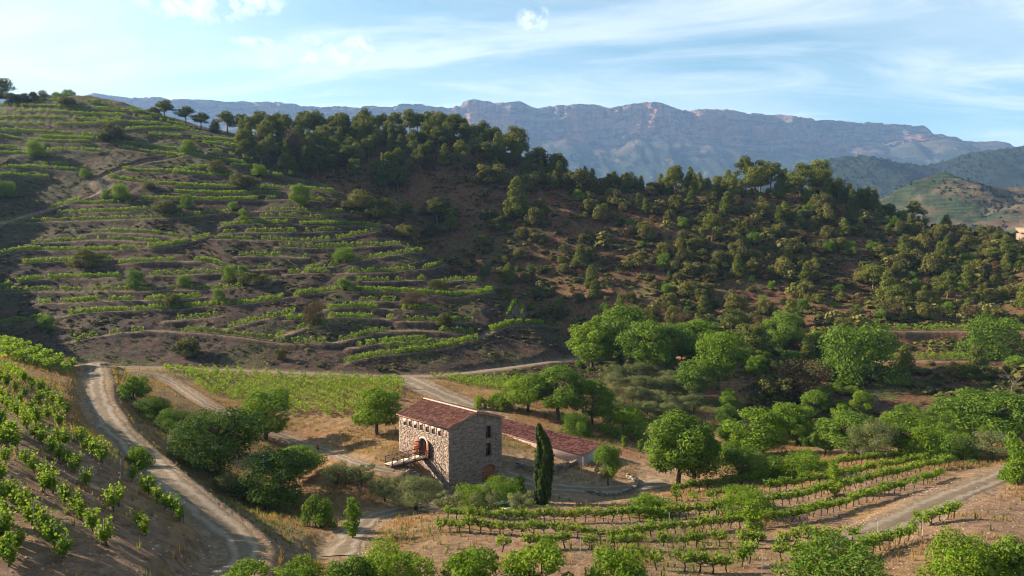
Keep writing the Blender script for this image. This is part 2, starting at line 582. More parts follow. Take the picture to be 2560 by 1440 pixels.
TERRACES = [
    ((83, 252), (202, 254), (289, 265), (361, 283)),
    ((-40, 268), (0, 267), (90, 268), (188, 270), (274, 275), (325, 279), (379, 288), (444, 306)),
    ((-40, 286), (7, 285), (108, 281), (217, 288), (325, 290), (397, 301), (469, 317)),
    ((-40, 312), (0, 312), (72, 314), (188, 314), (289, 306), (379, 310), (451, 321), (513, 330)),
    ((-40, 328), (0, 328), (90, 332), (217, 339), (253, 341)),
    ((310, 324), (361, 323), (433, 324), (498, 335)),
    ((-40, 340), (0, 342), (54, 353), (144, 357), (217, 357), (314, 359), (361, 368), (444, 377)),
    ((375, 339), (469, 346), (541, 350), (606, 357)),
    ((108, 379), (173, 375), (253, 380)),
    ((502, 359), (560, 364), (614, 370)),
    ((-40, 366), (0, 368), (40, 372)),
    ((534, 380), (585, 389), (628, 400)),
    ((-40, 420), (0, 420), (72, 421), (126, 423), (199, 429)),
    ((97, 411), (170, 415)),
    ((419, 393), (469, 391), (527, 397), (614, 411)),
    ((310, 429), (379, 431), (433, 431), (487, 422), (520, 420)),
    ((433, 435), (523, 439), (578, 444)),
    ((570, 416), (635, 420)),
    ((274, 445), (325, 454), (375, 460)),
    ((393, 463), (469, 467), (578, 469), (650, 469), (740, 474), (830, 480)),
    ((130, 516), (180, 510), (224, 512), (325, 510)),
    ((350, 501), (433, 499), (541, 501), (650, 499), (722, 499), (809, 503)),
    ((632, 528), (722, 527), (794, 530), (859, 532), (905, 540)),
    ((11, 557), (108, 554), (217, 552), (325, 548), (415, 546), (469, 541), (523, 536), (578, 530)),
    ((556, 566), (632, 559), (722, 560), (794, 562), (859, 563), (907, 563), (947, 571)),
    ((213, 584), (271, 581), (343, 583), (397, 588), (451, 595)),
    ((72, 610), (202, 601), (307, 599), (361, 606), (415, 611), (460, 606)),
    ((-40, 648), (0, 637), (54, 624), (144, 628), (271, 626), (361, 622), (415, 616), (487, 601), (523, 590)),
    ((534, 597), (614, 601), (686, 602), (776, 606), (840, 598), (903, 586), (945, 578)),
    ((700, 617), (790, 620), (860, 618), (932, 615), (1001, 611), (1019, 619)),
    ((296, 660), (397, 653), (520, 653), (560, 666)),
    ((766, 678), (860, 660), (914, 649), (968, 640), (1040, 630), (1069, 633), (1091, 646)),
    ((722, 685), (789, 683), (860, 685), (932, 682), (1004, 678), (1062, 673), (1095, 666), (1107, 656)),
    ((-30, 740), (0, 724), (50, 704), (101, 699), (201, 695), (296, 693)),
    ((376, 689), (437, 687), (521, 685), (554, 682)),
    ((-30, 736), (0, 732), (84, 727), (151, 729), (286, 727), (369, 727), (464, 724), (537, 724), (605, 719), (655, 712), (689, 699)),
    ((-30, 815), (0, 811), (101, 799), (202, 784), (302, 779), (403, 774), (521, 767), (588, 764), (655, 756), (722, 744), (766, 734), (823, 729),
     (927, 729), (1008, 730), (1068, 738), (1129, 741), (1179, 739), (1223, 729), (1232, 719)),
    ((1095, 709), (1115, 704), (1162, 699), (1213, 708)),
    ((571, 821), (638, 804), (736, 784)),
    ((820, 774), (860, 769), (927, 769), (994, 774), (1095, 778)),
    ((168, 857), (235, 843), (319, 831), (386, 826), (470, 830), (571, 838), (655, 850), (722, 858), (806, 858), (860, 853), (900, 841), (941, 831),
     (994, 826), (1062, 826), (1129, 830), (1182, 836)),
    ((689, 846), (756, 821), (823, 811)),
    ((867, 908), (927, 895), (994, 885), (1062, 876), (1129, 866), (1196, 846), (1246, 821), (1280, 811), (1330, 812), (1391, 816)),
    ((961, 872), (1048, 866), (1129, 856)),
    ((0, 297), (90, 297), (200, 301), (300, 299)), ((100, 345), (200, 348), (260, 350)), ((-30, 385), (30, 386), (100, 390)), ((300, 372), (380, 385), (440, 390)), ((-30, 438), (40, 441), (120, 445)),
    ((620, 430), (700, 440), (760, 450)), ((440, 483), (560, 486), (700, 485)), ((150, 535), (300, 530), (400, 523)), ((600, 545), (700, 543), (850, 548)), ((560, 582), (700, 580), (850, 578)),
    ((60, 660), (150, 655), (280, 648)), ((600, 640), (700, 640), (760, 645)), ((600, 675), (680, 672)), ((100, 760), (300, 752), (500, 745)), ((880, 705), (960, 703), (1060, 700)),
    ((900, 752), (1010, 753)), ((720, 800), (860, 795), (980, 797)), ((1000, 802), (1080, 803), (1180, 805)), ((420, 802), (540, 794)), ((880, 868), (960, 858), (1060, 850)),
    ((1270, 793), (1281, 772), (1290, 756), (1303, 768), (1300, 795)),
]
SIDE_ROWS = [((2215, 900), (2330, 900), (2440, 900), (2590, 900)), ((2200, 824), (2300, 826), (2430, 826), (2590, 828))]
road_pts = [(n, hw, sight_line(p, 0.8, 6, 30)) for n, hw, p in ROADS]
terr_pts = [sight_line(p, 0.9, 3, 8) for p in TERRACES]
side_pts = [sight_line(p, 0.9, 6, 30) for p in SIDE_ROWS]


def lay(lines, G, core, blend):
    """level the ground across each line; returns how close to a line each node is (1 on it)"""
    n = sum(len(P) for _, P in lines)
    kd = kdtree.KDTree(n)
    zs, hs, k = [], [], 0
    for hw, P in lines:
        for p in P:
            kd.insert((p[0], p[1], 0), k)
            zs.append(p[2])
            hs.append(hw)
            k += 1
    kd.balance()
    mark = np.zeros_like(G)
    allp = np.concatenate([P for _, P in lines])
    i, j = cell(allp[:, 0], allp[:, 1])
    touch = np.zeros(G.shape, bool)
    for di in range(-12, 13, 2):
        for dj in range(-24, 25, 3):
            touch[np.clip(np.round(i).astype(int) + di, 0, G.shape[0] - 1), np.clip(np.round(j).astype(int) + dj, 0, G.shape[1] - 1)] = True
    t2 = touch.copy()
    for di in (0, 1):
        for dj in (-1, 0, 1):
            t2 |= np.roll(np.roll(touch, di, 0), dj, 1)
    for a, b in zip(*np.where(t2)):
        _, q, d = kd.find((GX[a, b], GY[a, b], 0))
        h = hs[q] * core
        if d < h + blend:
            w = 1.0 if d < h else 1 - (d - h) / blend
            w = w * w * (3 - 2 * w)
            G[a, b] = G[a, b] * (1 - w) + zs[q] * w
            mark[a, b] = w
    return mark


bench = lay([(1.5, P) for P in terr_pts], ZG, 0.85, 1.5)
bench = np.maximum(bench, lay([(3.2, P) for P in side_pts], ZG, 1.0, 2.0))
roadm = lay([(hw, P) for _, hw, P in road_pts], ZG, 1.0, 2.6)
rough = (1 - 0.85 * np.maximum(bench, roadm)) * (RR < 700)
hillside = sstep(GY, 182, 200)
ZG += rough * (fbm(GX / 9, GY / 9, 11, 4) * (0.22 + 0.75 * hillside) + fbm(GX / 2.2, GY / 2.2, 12, 3) * (0.09 + 0.20 * hillside))
# gullies down the two hills
ZG += rough * hillside * (RR < 420) * (np.abs(fbm(GX / 30, GY / 75, 15, 3)) - 0.25) * 3.0

RAV_Y = np.array([215, 230, 254, 270, 288, 308, 326, 352, 420])
RAV_X = np.array([34, 20, 3, -12, -30, -51, -72, -110, -150])
rav = np.interp(GY, RAV_Y, RAV_X)
terraced = sstep(GY, 174, 184) * sstep(rav - GX, -4, 4) * (RR < 520)
redhill = np.maximum(sstep(GY, 205, 235) * sstep(GX - rav, -4, 6), sstep(GY, 138, 160) * sstep(GX, 55, 75))
knoll = sstep(-GX - 10, 0, 15) * sstep(82 - GY, 0, 12) * sstep(RR, 30, 40)
tilled = np.clip(sstep(104 - GY, 0, 10) * sstep(GX + 16, 0, 10) * (RR > 30) + knoll, 0, 1)
valley_green = sstep(GY, 112, 130) * (1 - sstep(GY, 190, 225)) * sstep(GX, 8, 30)

# ------------------------------------------------------------------ ground sheet
M = Mat('ground', 0.95, 0.1)
n1, n2, n3 = M.noise(0.9, 8, 0.68), M.noise(0.12, 4, 0.6), M.noise(6.0, 6, 0.7)
fine = M.ramp(n1, 0.30, 0.72)
straw = M.mix(fine, (0.105, 0.060, 0.029), (0.31, 0.19, 0.086))
straw = M.mix(M.ramp(n2, 0.48, 0.66), straw, M.mix(fine, (0.13, 0.056, 0.028), (0.27, 0.135, 0.066)))
schist = M.mix(M.ramp(n1, 0.33, 0.70), (0.014, 0.010, 0.009), (0.080, 0.050, 0.033))
schist = M.mix(M.ramp(n2, 0.5, 0.70, 0, 0.7), schist, M.mix(fine, (0.055, 0.030, 0.020), (0.145, 0.075, 0.045)))
red = M.mix(fine, (0.045, 0.022, 0.014), (0.185, 0.085, 0.047))
red = M.mix(M.ramp(n2, 0.44, 0.62, 0, 0.75), red, M.mix(fine, (0.040, 0.030, 0.013), (0.16, 0.112, 0.048)))
soil = M.mix(fine, (0.088, 0.048, 0.029), (0.28, 0.175, 0.112))
soil = M.mix(M.ramp(n3, 0.60, 0.72), soil, (0.36, 0.28, 0.215))
green = M.mix(fine, (0.032, 0.040, 0.012), (0.115, 0.118, 0.036))
pale = M.mix(fine, (0.16, 0.103, 0.062), (0.33, 0.235, 0.15))
c = M.mix(M.attr('terraced'), straw, schist)
c = M.mix(M.attr('redhill'), c, red)
c = M.mix(M.math('MULTIPLY', M.attr('tilled'), M.ramp(n2, 0.36, 0.52)), c, soil)
c = M.mix(M.attr('green'), c, green)
c = M.mix(M.math('MULTIPLY', M.attr('pale'), M.ramp(n1, 0.35, 0.6, 0.5, 1.0)), c, pale)
far_c = M.mix(M.ramp(M.noise(0.02, 6, 0.7), 0.40, 0.58), (0.030, 0.042, 0.022), (0.15, 0.095, 0.055))
c = M.mix(M.attr('distant'), c, far_c)
M.color(c)
M.bump(M.math('ADD', n1, M.math('MULTIPLY', n3, 0.45)), 0.9, 0.35)
G_MAT = M.m

nr, nc = ZG.shape
V = np.stack([GX, GY, ZG], -1).reshape(-1, 3)
V = np.concatenate([V, [[0, 0, float(ZG[0].mean())]]])
tri = np.stack([np.arange(nc - 1) + 1, np.arange(nc - 1), np.full(nc - 1, nr * nc)], 1)
me = mesh_np('ground', V, [grid_faces(nr, nc)[:, ::-1], tri[:, ::-1]], G_MAT, True)


def put_attr(me, name, arr, extra=0.0):
    a = me.attributes.new(name, 'FLOAT', 'POINT')
    a.data.foreach_set('value', np.r_[np.asarray(arr, np.float32).ravel(), np.float32(extra)] if extra is not None else np.asarray(arr, np.float32).ravel())


pale_m = np.clip(bench ** 3 * 0.55 + roadm * 0.6, 0, 1)
yard = sstep(16 - np.hypot((GX - 8) / 1.7, GY - 108), 0, 6) * 0.8
pale_m = np.maximum(pale_m, yard)
upper = terraced * sstep(ZG, 45, 85)
green_m = sstep(fbm(GX / 14, GY / 14, 21, 4), 0.02 - 0.5 * upper, 0.35) * (0.30 + 0.65 * valley_green + 0.25 * upper) * (1 - pale_m)
put_attr(me, 'terraced', terraced)
put_attr(me, 'redhill', redhill)
put_attr(me, 'tilled', tilled)
put_attr(me, 'green', green_m)
put_attr(me, 'pale', pale_m)
put_attr(me, 'distant', sstep(RR, 430, 640))
new_obj('ground', me, kind='structure', label='dry earth of the valley, the terraced hill and the scrub hill')


# ------------------------------------------------------------------ roads: worn ribbons a few centimetres above the ground, edges sinking into it
M = Mat('gravel', 0.95, 0.1)
lane, nz, nf = M.attr('lane'), M.noise(0.7, 6, 0.65), M.noise(9, 5, 0.7)
rut = M.ramp(M.math('ABSOLUTE', M.math('SUBTRACT', M.math('ADD', M.math('ABSOLUTE', lane), M.ramp(M.noise(0.5, 4), 0.3, 0.7, -0.18, 0.18)), 0.45)), 0.05, 0.26)
c = M.mix(rut, M.mix(nz, (0.205, 0.155, 0.112), (0.285, 0.222, 0.165)), M.mix(nz, (0.095, 0.070, 0.042), (0.20, 0.145, 0.095)))
c = M.mix(M.ramp(nf, 0.5, 0.75, 0, 0.55), c, (0.34, 0.28, 0.22))
M.color(c)
M.bump(M.math('ADD', nz, nf), 0.6, 0.12)
ROAD_MAT = M.m
ROAD_LABEL = {
    'gravel_road': 'winding pale gravel road down the slope beside the staked vines',
    'farm_track': 'narrow dirt track beside the flat vineyard towards the stone house',
    'valley_road': 'thin dirt road along the foot of the terraced hill',
    'dirt_drive': 'broad bare drive behind the stone house joining the valley road',
    'hill_track': 'dirt track climbing with a bend across the upper terraces',
    'vineyard_track': 'pale stony track climbing between the vine rows on the right',
    'yard_track': 'gravel yard beside the shaded wall of the stone house',
    'lower_track': 'shaded dirt track below the olive trees in front of the house',
}
for name, hw, P in road_pts:
    P = resample(P, 0.5)
    T = np.gradient(P[:, :2], axis=0)
    T /= np.linalg.norm(T, axis=1, keepdims=True) + 1e-9
    N = np.stack([T[:, 1], -T[:, 0]], 1)
    lanes = np.linspace(-1, 1, 11)
    s = np.arange(len(P)) * 0.5
    wid = hw * (1 + 0.30 * fbm(s / 4, s * 0, len(name), 4))
    X = P[:, None, 0] + N[:, None, 0] * lanes[None] * wid[:, None]
    Yp = P[:, None, 1] + N[:, None, 1] * lanes[None] * wid[:, None]
    wob = 0.22 * fbm(s / 7, s * 0 + 4, 3, 3)
    X, Yp = X + N[:, :1] * wob[:, None], Yp + N[:, 1:] * wob[:, None]
    prof = 0.075 - 0.04 * np.exp(-((np.abs(lanes) - 0.45) / 0.16) ** 2) - 0.16 * sstep(np.abs(lanes), 0.7, 1.0)
    Z = height(X, Yp) + prof[None] + 0.035 * fbm(X / 1.3, Yp / 1.3, 33, 3)
    me = mesh_np(name, np.stack([X, Yp, Z], -1).reshape(-1, 3), grid_faces(len(P), len(lanes)), ROAD_MAT, True)
    if me.polygons[0].normal.z < 0:
        me.flip_normals()
    put_attr(me, 'lane', np.broadcast_to(lanes, X.shape), None)
    new_obj(name, me, kind='structure', label=ROAD_LABEL[name])

# ------------------------------------------------------------------ cliff-topped mountain
CREST = np.array([(-900, 262), (-400, 240), (0, 236), (240, 232), (270, 234), (330, 241), (400, 240), (430, 246), (500, 246), (560, 252), (620, 250), (700, 255),
    (780, 262), (850, 262), (900, 266), (940, 261), (985, 263), (1010, 255), (1050, 253), (1090, 259), (1120, 262), (1141, 258), (1150, 263), (1158, 248),
    (1185, 245), (1230, 250), (1265, 255), (1300, 250), (1320, 258), (1345, 267), (1370, 260), (1420, 259), (1480, 258), (1530, 266), (1560, 260), (1610, 255),
    (1640, 258), (1680, 265), (1710, 272), (1740, 270), (1820, 271), (1850, 278), (1960, 281), (2000, 292), (2080, 291), (2120, 292), (2180, 295), (2230, 289),
    (2260, 293), (2310, 294), (2350, 298), (2370, 310), (2400, 330), (2440, 345), (2480, 355), (2500, 368), (2560, 392), (2700, 430), (3000, 470), (3500, 500)], float)
MY = 5200.0
KM = MY / 2600
xs = np.arange(-3000, 3000, 8.0)
us = 1280 + FOC * xs / 2600
cv = np.interp(us, CREST[:, 0], CREST[:, 1])
crest_z = np.array([survey(1280, v, 2600.0)[2] for v in cv])
cliff_px = np.interp(us, [-900, 240, 700, 1100, 1160, 1400, 1700, 1900, 2100, 2350, 2450, 3500], [60, 62, 62, 78, 92, 96, 96, 92, 84, 62, 12, 8])
cliff_h = cliff_px / FOC * 2600.0 * (1 + 0.18 * fbm(xs / 160, xs * 0, 5, 3))
foot_z = crest_z - cliff_h
base_z = np.full_like(xs, 120.0)
nT, nC, nP = 70, 76, 7
rows = []
butt = fbm(xs / 260, xs * 0 + 3, 41, 4) * 48 + np.abs(fbm(xs / 60, xs * 0 + 7, 42, 3)) * 20
ease = np.interp(us, [1900, 2100, 2400], [1, 1.6, 3.0])
for k in range(nT):                                   # wooded scree below
    t = k / (nT - 1)
    z = base_z + (foot_z - base_z) * t ** 1.45
    y = 2555 - butt * (0.4 + 0.6 * t) - 950 * (1 - t)
    g = np.abs(fbm(xs / 120, xs * 0 + t * 1.3, 44, 4)) - 0.2
    y = y + g * 170 * (1 - t) ** 0.5 + fbm(xs / 45, t * 14 + xs * 0, 46, 3) * 34
    z = z + fbm(xs / 38, t * 20 + xs * 0, 45, 4) * 13 * math.sin(math.pi * min(1, t * 1.1 + .02)) + fbm(xs / 11, t * 60 + xs * 0, 47, 2) * 4
    rows.append(np.stack([xs, y, z], 1))
for k in range(1, nC):                                # bedded cliffs: steep bands with ledges between
    t = k / (nC - 1)
    wob = 0.07 * fbm(xs / 130, xs * 0, 51, 3)
    tb = t + wob
    setback = 0
    for lev, dep in ((0.14, 22), (0.27, 12), (0.40, 26), (0.55, 6), (0.68, 8)):
        setback = setback + dep * sstep(tb, lev - 0.014, lev + 0.014) * (0.45 + 0.9 * vnoise(xs / 90, xs * 0 + lev * 40, 52))
    z = foot_z + cliff_h * t
    crack = (np.abs(fbm(xs / 26, t * 2.2 + xs * 0, 53, 3)) < 0.07) * 14 + fbm(xs / 19, t * 9 + xs * 0, 54, 3) * 7
    y = 2555 - butt * (1 - 0.25 * t) + setback * ease + crack + fbm(xs / 70, t * 3 + xs * 0, 55, 3) * 16
    rows.append(np.stack([xs, y, z + fbm(xs / 22, t * 7 + xs * 0, 57, 3) * 3.0], 1))
for k in range(1, nP):                                # plateau behind
    t = k / (nP - 1)
    rows.append(np.stack([xs, rows[nT + nC - 2][:, 1] + 30 + 700 * t ** 2, crest_z + fbm(xs / 30, t * 9 + xs * 0, 56, 3) * 4 - 12 - 60 * t], 1))
V = np.concatenate(rows)
V = (V - np.array([0, 0, CAM_Z])) * KM + np.array([0, 0, CAM_Z])     # set out at half size, then built full size
M = Mat('mountain', 0.95, 0.05)
sepn = M.node('ShaderNodeSeparateXYZ')
M.l.new(M.geo.outputs['Normal'], sepn.inputs[0])
steep = M.ramp(M.math('ADD', sepn.outputs[2], M.ramp(M.noise(0.018, 5, 0.65), 0.3, 0.7, -0.30, 0.30)), 0.30, 0.62)
strata = M.noise(0.025, 5, 0.6, stretch=(0.12, 0.12, 1.6))
rock = M.mix(M.ramp(strata, 0.35, 0.65), (0.090, 0.068, 0.060), (0.27, 0.20, 0.165))
rock = M.mix(M.ramp(M.noise(0.0035, 4, 0.6), 0.47, 0.62, 0, 0.8), rock, (0.38, 0.17, 0.10))
rock = M.mix(M.ramp(M.noise(0.025, 3, 0.6, stretch=(1, 1, 0.12)), 0.50, 0.66, 0, 0.7), rock, (0.055, 0.045, 0.044))
wood = M.mix(M.ramp(M.noise(0.045, 4, 0.7), 0.38, 0.62), (0.008, 0.016, 0.012), (0.036, 0.046, 0.026))
wood = M.mix(M.ramp(M.noise(0.006, 6, 0.72), 0.57, 0.66, 0, 0.75), wood, (0.15, 0.105, 0.080))
steep = M.math('SUBTRACT', steep, M.ramp(M.attr('cliff'), 0, 1, 0, 0.75), True)
M.color(M.mix(steep, rock, wood))
M.bump(M.noise(0.08, 5, 0.7), 1.0, 14.0)
me = mesh_np('mountain', V, grid_faces(len(rows), len(xs)), M.m, False)
cl_ = np.concatenate([np.full(len(xs), v) for v in [0.55 * max(0, (k / nT - .86) / .14) for k in range(nT)] + [1.0] * (nC - 1) + [0.25] * (nP - 1)])
put_attr(me, 'cliff', cl_ * np.tile(np.interp(us, [1900, 2400], [1, .55]), len(rows)), None)
new_obj('mountain', me, kind='structure', label='long cliff-topped limestone mountain closing the horizon, hazy blue')


# ------------------------------------------------------------------ farther hills on the right
def far_hill(name, label, sil, Y, depth, base, amp, mat, step, terr=0):
    sil = np.array(sil, float)
    x0, x1 = (sil[0, 0] - 1280) / FOC * Y, (sil[-1, 0] - 1280) / FOC * Y
    xs = np.arange(x0, x1, step)
    us = 1280 + FOC * xs / Y
    cz = np.array([survey(1280, v, Y)[2] for v in np.interp(us, sil[:, 0], sil[:, 1])])
    ts = np.linspace(-1, 1, int(2 * depth / step))
    X, T = np.meshgrid(xs, ts)
    yy = Y + T * depth + fbm(X / (depth * .5), T * 2, 71, 3) * depth * 0.10
    prof = 1 - np.abs(T) ** 1.15
    rid = (np.abs(fbm(X / (depth * .45), T * 1.2, 72, 4)) - 0.22) * amp * np.sin(np.pi * np.clip(prof, 0, 1))
    Z = base + (cz[None] - base) * prof + rid + fbm(X / 9, yy / 9, 73, 3) * amp * 0.06
    if terr:
        q = Z / terr
        Z = np.where(fbm(X / 60, yy / 60, 74, 2) > -0.15, (np.floor(q) + sstep(q - np.floor(q), 0.55, 0.95)) * terr, Z)
    me = mesh_np(name, np.stack([X, yy, Z], -1).reshape(-1, 3), grid_faces(len(ts), len(xs)), mat, True)
    new_obj(name, me, kind='structure', label=label)
    return X, yy, Z


M = Mat('far_wood_floor', 0.95, 0.05)
M.color(M.mix(M.ramp(M.noise(0.05, 5, 0.7), 0.35, 0.6), (0.010, 0.018, 0.014), (0.030, 0.036, 0.022)))
M.bump(M.noise(0.12, 4, 0.7), 1.0, 6.0)
WOODHILL = M.m
M = Mat('far_terraces', 0.95, 0.05)
t_ = M.ramp(M.noise(0.010, 3, 0.6), 0.44, 0.54)
c = M.mix(t_, (0.026, 0.036, 0.018), M.mix(M.ramp(M.noise(0.02, 2), 0.45, 0.60), (0.075, 0.042, 0.032), (0.095, 0.078, 0.045)))
lines_ = M.ramp(M.noise(0.40, 2, 0.5, stretch=(0.05, 0.05, 1.0)), 0.52, 0.60, 0, 0.55)
M.color(M.mix(lines_, c, (0.055, 0.075, 0.034)))
M.bump(M.noise(0.15, 4, 0.7), 1.0, 3.0)
far1 = far_hill('forested_hill', 'dark blue wooded hill below the right end of the cliffs', ((1700, 470), (1850, 445), (1990, 424), (2060, 398), (2140, 391), (2230, 412),
    (2300, 418), (2420, 381), (2560, 362), (2700, 340), (2900, 350), (3100, 400)), 2600, 700, 80, 110, WOODHILL, 13)
far2 = far_hill('terraced_far_hill', 'distant reddish terraced hill in the side valley on the right', ((2080, 560), (2180, 505), (2250, 462), (2350, 428), (2420, 452), (2500, 470),
    (2600, 462), (2750, 480), (2900, 560)), 1150, 300, 40, 40, M.m, 4.5, 5)

# ------------------------------------------------------------------ the air over the valley
hm = bpy.data.materials.new('haze')
hm.use_nodes = True
hm.node_tree.nodes.clear()
ho = hm.node_tree.nodes.new('ShaderNodeOutputMaterial')
hv = hm.node_tree.nodes.new('ShaderNodeVolumePrincipled')
hv.inputs['Color'].default_value = (0.33, 0.56, 1.0, 1)
hv.inputs['Density'].default_value = 0.00007
hv.inputs['Anisotropy'].default_value = 0.1
hm.node_tree.links.new(hv.outputs[0], ho.inputs['Volume'])
new_obj('haze', mesh_np('haze', box_v(-9300, 9300, -9300, 9300, -160, 1340), BOXF, hm), kind='stuff', label='thin blue haze filling the valley air')


# ------------------------------------------------------------------ plants: prototypes built of real leaves, shared by every copy
def unit(n, r=None):
    r = r or rng
    v = r.normal(size=(n, 3))
    return v / np.linalg.norm(v, axis=1, keepdims=True)


def leaf_quads(P, N, size, aspect=0.55, along=None):
    """one pointed leaf (a folded rhombus) per point, facing N; along gives the leaf's long direction"""
    n = len(P)
    N = N / (np.linalg.norm(N, axis=1, keepdims=True) + 1e-9)
    A = unit(n) if along is None else along + 0.35 * unit(n)
    T = A - N * (A * N).sum(1, keepdims=True)
    T /= np.linalg.norm(T, axis=1, keepdims=True) + 1e-9
    B = np.cross(N, T)
    s = np.broadcast_to(np.asarray(size, float), (n,))[:, None]
    V = np.stack([P - T * s * 0.5, P + B * s * aspect * 0.5 - T * s * 0.08, P + T * s * 0.5, P - B * s * aspect * 0.5 - T * s * 0.08], 1)
    return V.reshape(-1, 3), np.arange(4 * n).reshape(n, 4)


def lobed_cloud(lobes, n, shell=0.55, squash=1.0):
    """points through a crown of overlapping lobes ((x,y,z,r), ...), thickest near their skins; returns points and outward normals"""
    L = np.array(lobes, float)
    w = L[:, 3] ** 2
    k = rng.choice(len(L), n, p=w / w.sum())
    d = unit(n)
    rad = L[k, 3] * (shell + (1.06 - shell) * rng.random(n) ** 0.6)
    rad = rad * (1 + 0.32 * (rng.random(n) < 0.12) * rng.random(n))      # stray twigs beyond the lobes
    P = L[k, :3] + d * rad[:, None] * np.array([1, 1, squash])
    inside = np.zeros(n, bool)
    for j, l in enumerate(L):
        q = np.linalg.norm((P - l[:3]) / np.array([1, 1, squash]), axis=1) < l[3] * 0.62
        inside |= q & (k != j)
    return P[~inside], d[~inside]


def limb(a, b, r0, r1, sag=0.15, n=5, k=5):
    a, b = np.array(a, float), np.array(b, float)
    t = np.linspace(0, 1, n)[:, None]
    P = a + (b - a) * t
    L = np.linalg.norm(b - a)
    P[1:-1] += rng.normal(size=(n - 2, 3)) * L * 0.05
    P[:, 2] += np.sin(t[:, 0] * np.pi) * L * sag
    return tube(P, np.linspace(r0, r1, n), k)


BARK = plain_mat('bark', (0.085, 0.062, 0.048), 0.95, 0.4, 5, 0.1, bump=0.6)
BARK_PALE = plain_mat('pale_bark', (0.15, 0.12, 0.095), 0.95, 0.35, 5, 0.1, bump=0.5)
BARK_PINE = plain_mat('pine_bark', (0.14, 0.085, 0.058), 0.95, 0.4, 5, 0.1, bump=0.6)
VINE_WOOD = plain_mat('vine_wood', (0.055, 0.042, 0.034), 0.95, 0.4, 9, 0.1, bump=0.6)
L_BRIGHT = leaf_mat('bright_leaves', (0.062, 0.125, 0.009), (0.180, 0.245, 0.020), 0.32)
L_GREEN = leaf_mat('green_leaves', (0.038, 0.082, 0.010), (0.140, 0.205, 0.022), 0.28)
L_DARK = leaf_mat('dark_leaves', (0.026, 0.060, 0.010), (0.095, 0.145, 0.020), 0.26)
L_OAK = leaf_mat('oak_leaves', (0.040, 0.048, 0.014), (0.170, 0.150, 0.036), 0.24)
L_BROWN = leaf_mat('brown_leaves', (0.060, 0.042, 0.022), (0.125, 0.085, 0.035), 0.2)
L_PINE = leaf_mat('pine_needles', (0.038, 0.058, 0.012), (0.175, 0.182, 0.032), 0.28)
L_OLIVE = leaf_mat('olive_leaves', (0.070, 0.092, 0.032), (0.180, 0.190, 0.072), 0.25)
L_CYPRESS = leaf_mat('cypress_leaves', (0.016, 0.034, 0.007), (0.080, 0.100, 0.012), 0.15)
L_VINE = leaf_mat('vine_leaves', (0.060, 0.130, 0.012), (0.225, 0.290, 0.030), 0.40, 1.2)


def crown_lobes(R_, H, n, z0, kind):
    out = []
    for i in range(n):
        t = (i + rng.random()) / n
        a = i * 2.399 + rng.random() * 0.7
        if kind == 'round':
            zz = rng.random()
            ring = math.sqrt(max(0.02, 1 - (2 * zz - 1) ** 2)) * (0.40 + 0.48 * rng.random())
            r = R_ * (0.16 + 0.24 * rng.random() ** 1.5)
        elif kind == 'dome':
            zz = rng.random() ** 1.3 * 0.85
            ring = math.sqrt(max(0.02, 1 - zz ** 2)) * (0.30 + 0.58 * rng.random())
            r = R_ * (0.20 + 0.22 * rng.random() ** 1.4)
        elif kind == 'umbrella':
            zz = 0.25 + 0.72 * rng.random()
            ring = (0.15 + 0.65 * rng.random()) * math.sqrt(max(0.1, 1.15 - zz ** 2))
            r = R_ * (0.24 + 0.18 * rng.random())
        elif kind == 'cone':
            zz = t
            ring = (1 - t * 0.85) * (0.35 + 0.35 * rng.random())
            r = R_ * (0.20 + 0.18 * (1 - t))
        else:
            zz = t
            ring = 0.55 * rng.random()
            r = R_ * (0.30 + 0.2 * rng.random())
        out.append((math.cos(a) * ring * R_, math.sin(a) * ring * R_, z0 + zz * (H - z0 - r * 0.6) + r * 0.2, r))
    return out


def tree(kind, R_, H, z0, nl, nleaf, size, leaf, bark, trunk_r, aspect=0.55, shell=0.55, squash=0.8, up=0.25, stems=1, along_up=False, jitter=0.75):
    """prototype: [('trunk', mesh), ('crown', mesh)] standing at its base"""
    lobes = crown_lobes(R_, H, nl, z0, kind)
    A = Acc()
    top = max(l[2] for l in lobes)
    if stems == 1:
        lean = rng.normal(size=2) * 0.05 * H
        t = np.linspace(0, 1, 7)
        P = np.stack([lean[0] * t ** 1.5 + rng.normal(size=7) * 0.02 * H * t, lean[1] * t ** 1.5 + rng.normal(size=7) * 0.02 * H * t, -0.3 + (top * 0.92 + 0.3) * t], 1)
        A.add(*tube(P, trunk_r * (1.15 - 0.95 * t), 7))
        for l in lobes[:nl * 2 // 3]:
            zb = max(0.35 * z0, min(l[2] * 0.72, top * 0.8))
            b = np.array([np.interp(zb, P[:, 2], P[:, 0]), np.interp(zb, P[:, 2], P[:, 1]), zb])
            A.add(*limb(b, l[:3], trunk_r * 0.42, trunk_r * 0.1, 0.05, 4, 4))
    else:
        for k in range(stems):
            l = lobes[k % len(lobes)]
            A.add(*limb((rng.normal() * .12, rng.normal() * .12, -0.2), l[:3], trunk_r, trunk_r * 0.2, 0.08, 5, 5))
    P, D = lobed_cloud(lobes, nleaf, shell, squash)
    P[:, 2] = np.maximum(P[:, 2], 0.05 * H)
    N = D * 0.9 + unit(len(P)) * jitter + np.array([0, 0, up])
    V, F = leaf_quads(P, N, size * (0.7 + 0.6 * rng.random(len(P))), aspect, (D * 0.5 + np.array([0, 0, 1.0])) if along_up else None)
    return [('trunk', A.mesh('trunk', bark, True)), ('crown', mesh_np('crown', V, F, leaf))]


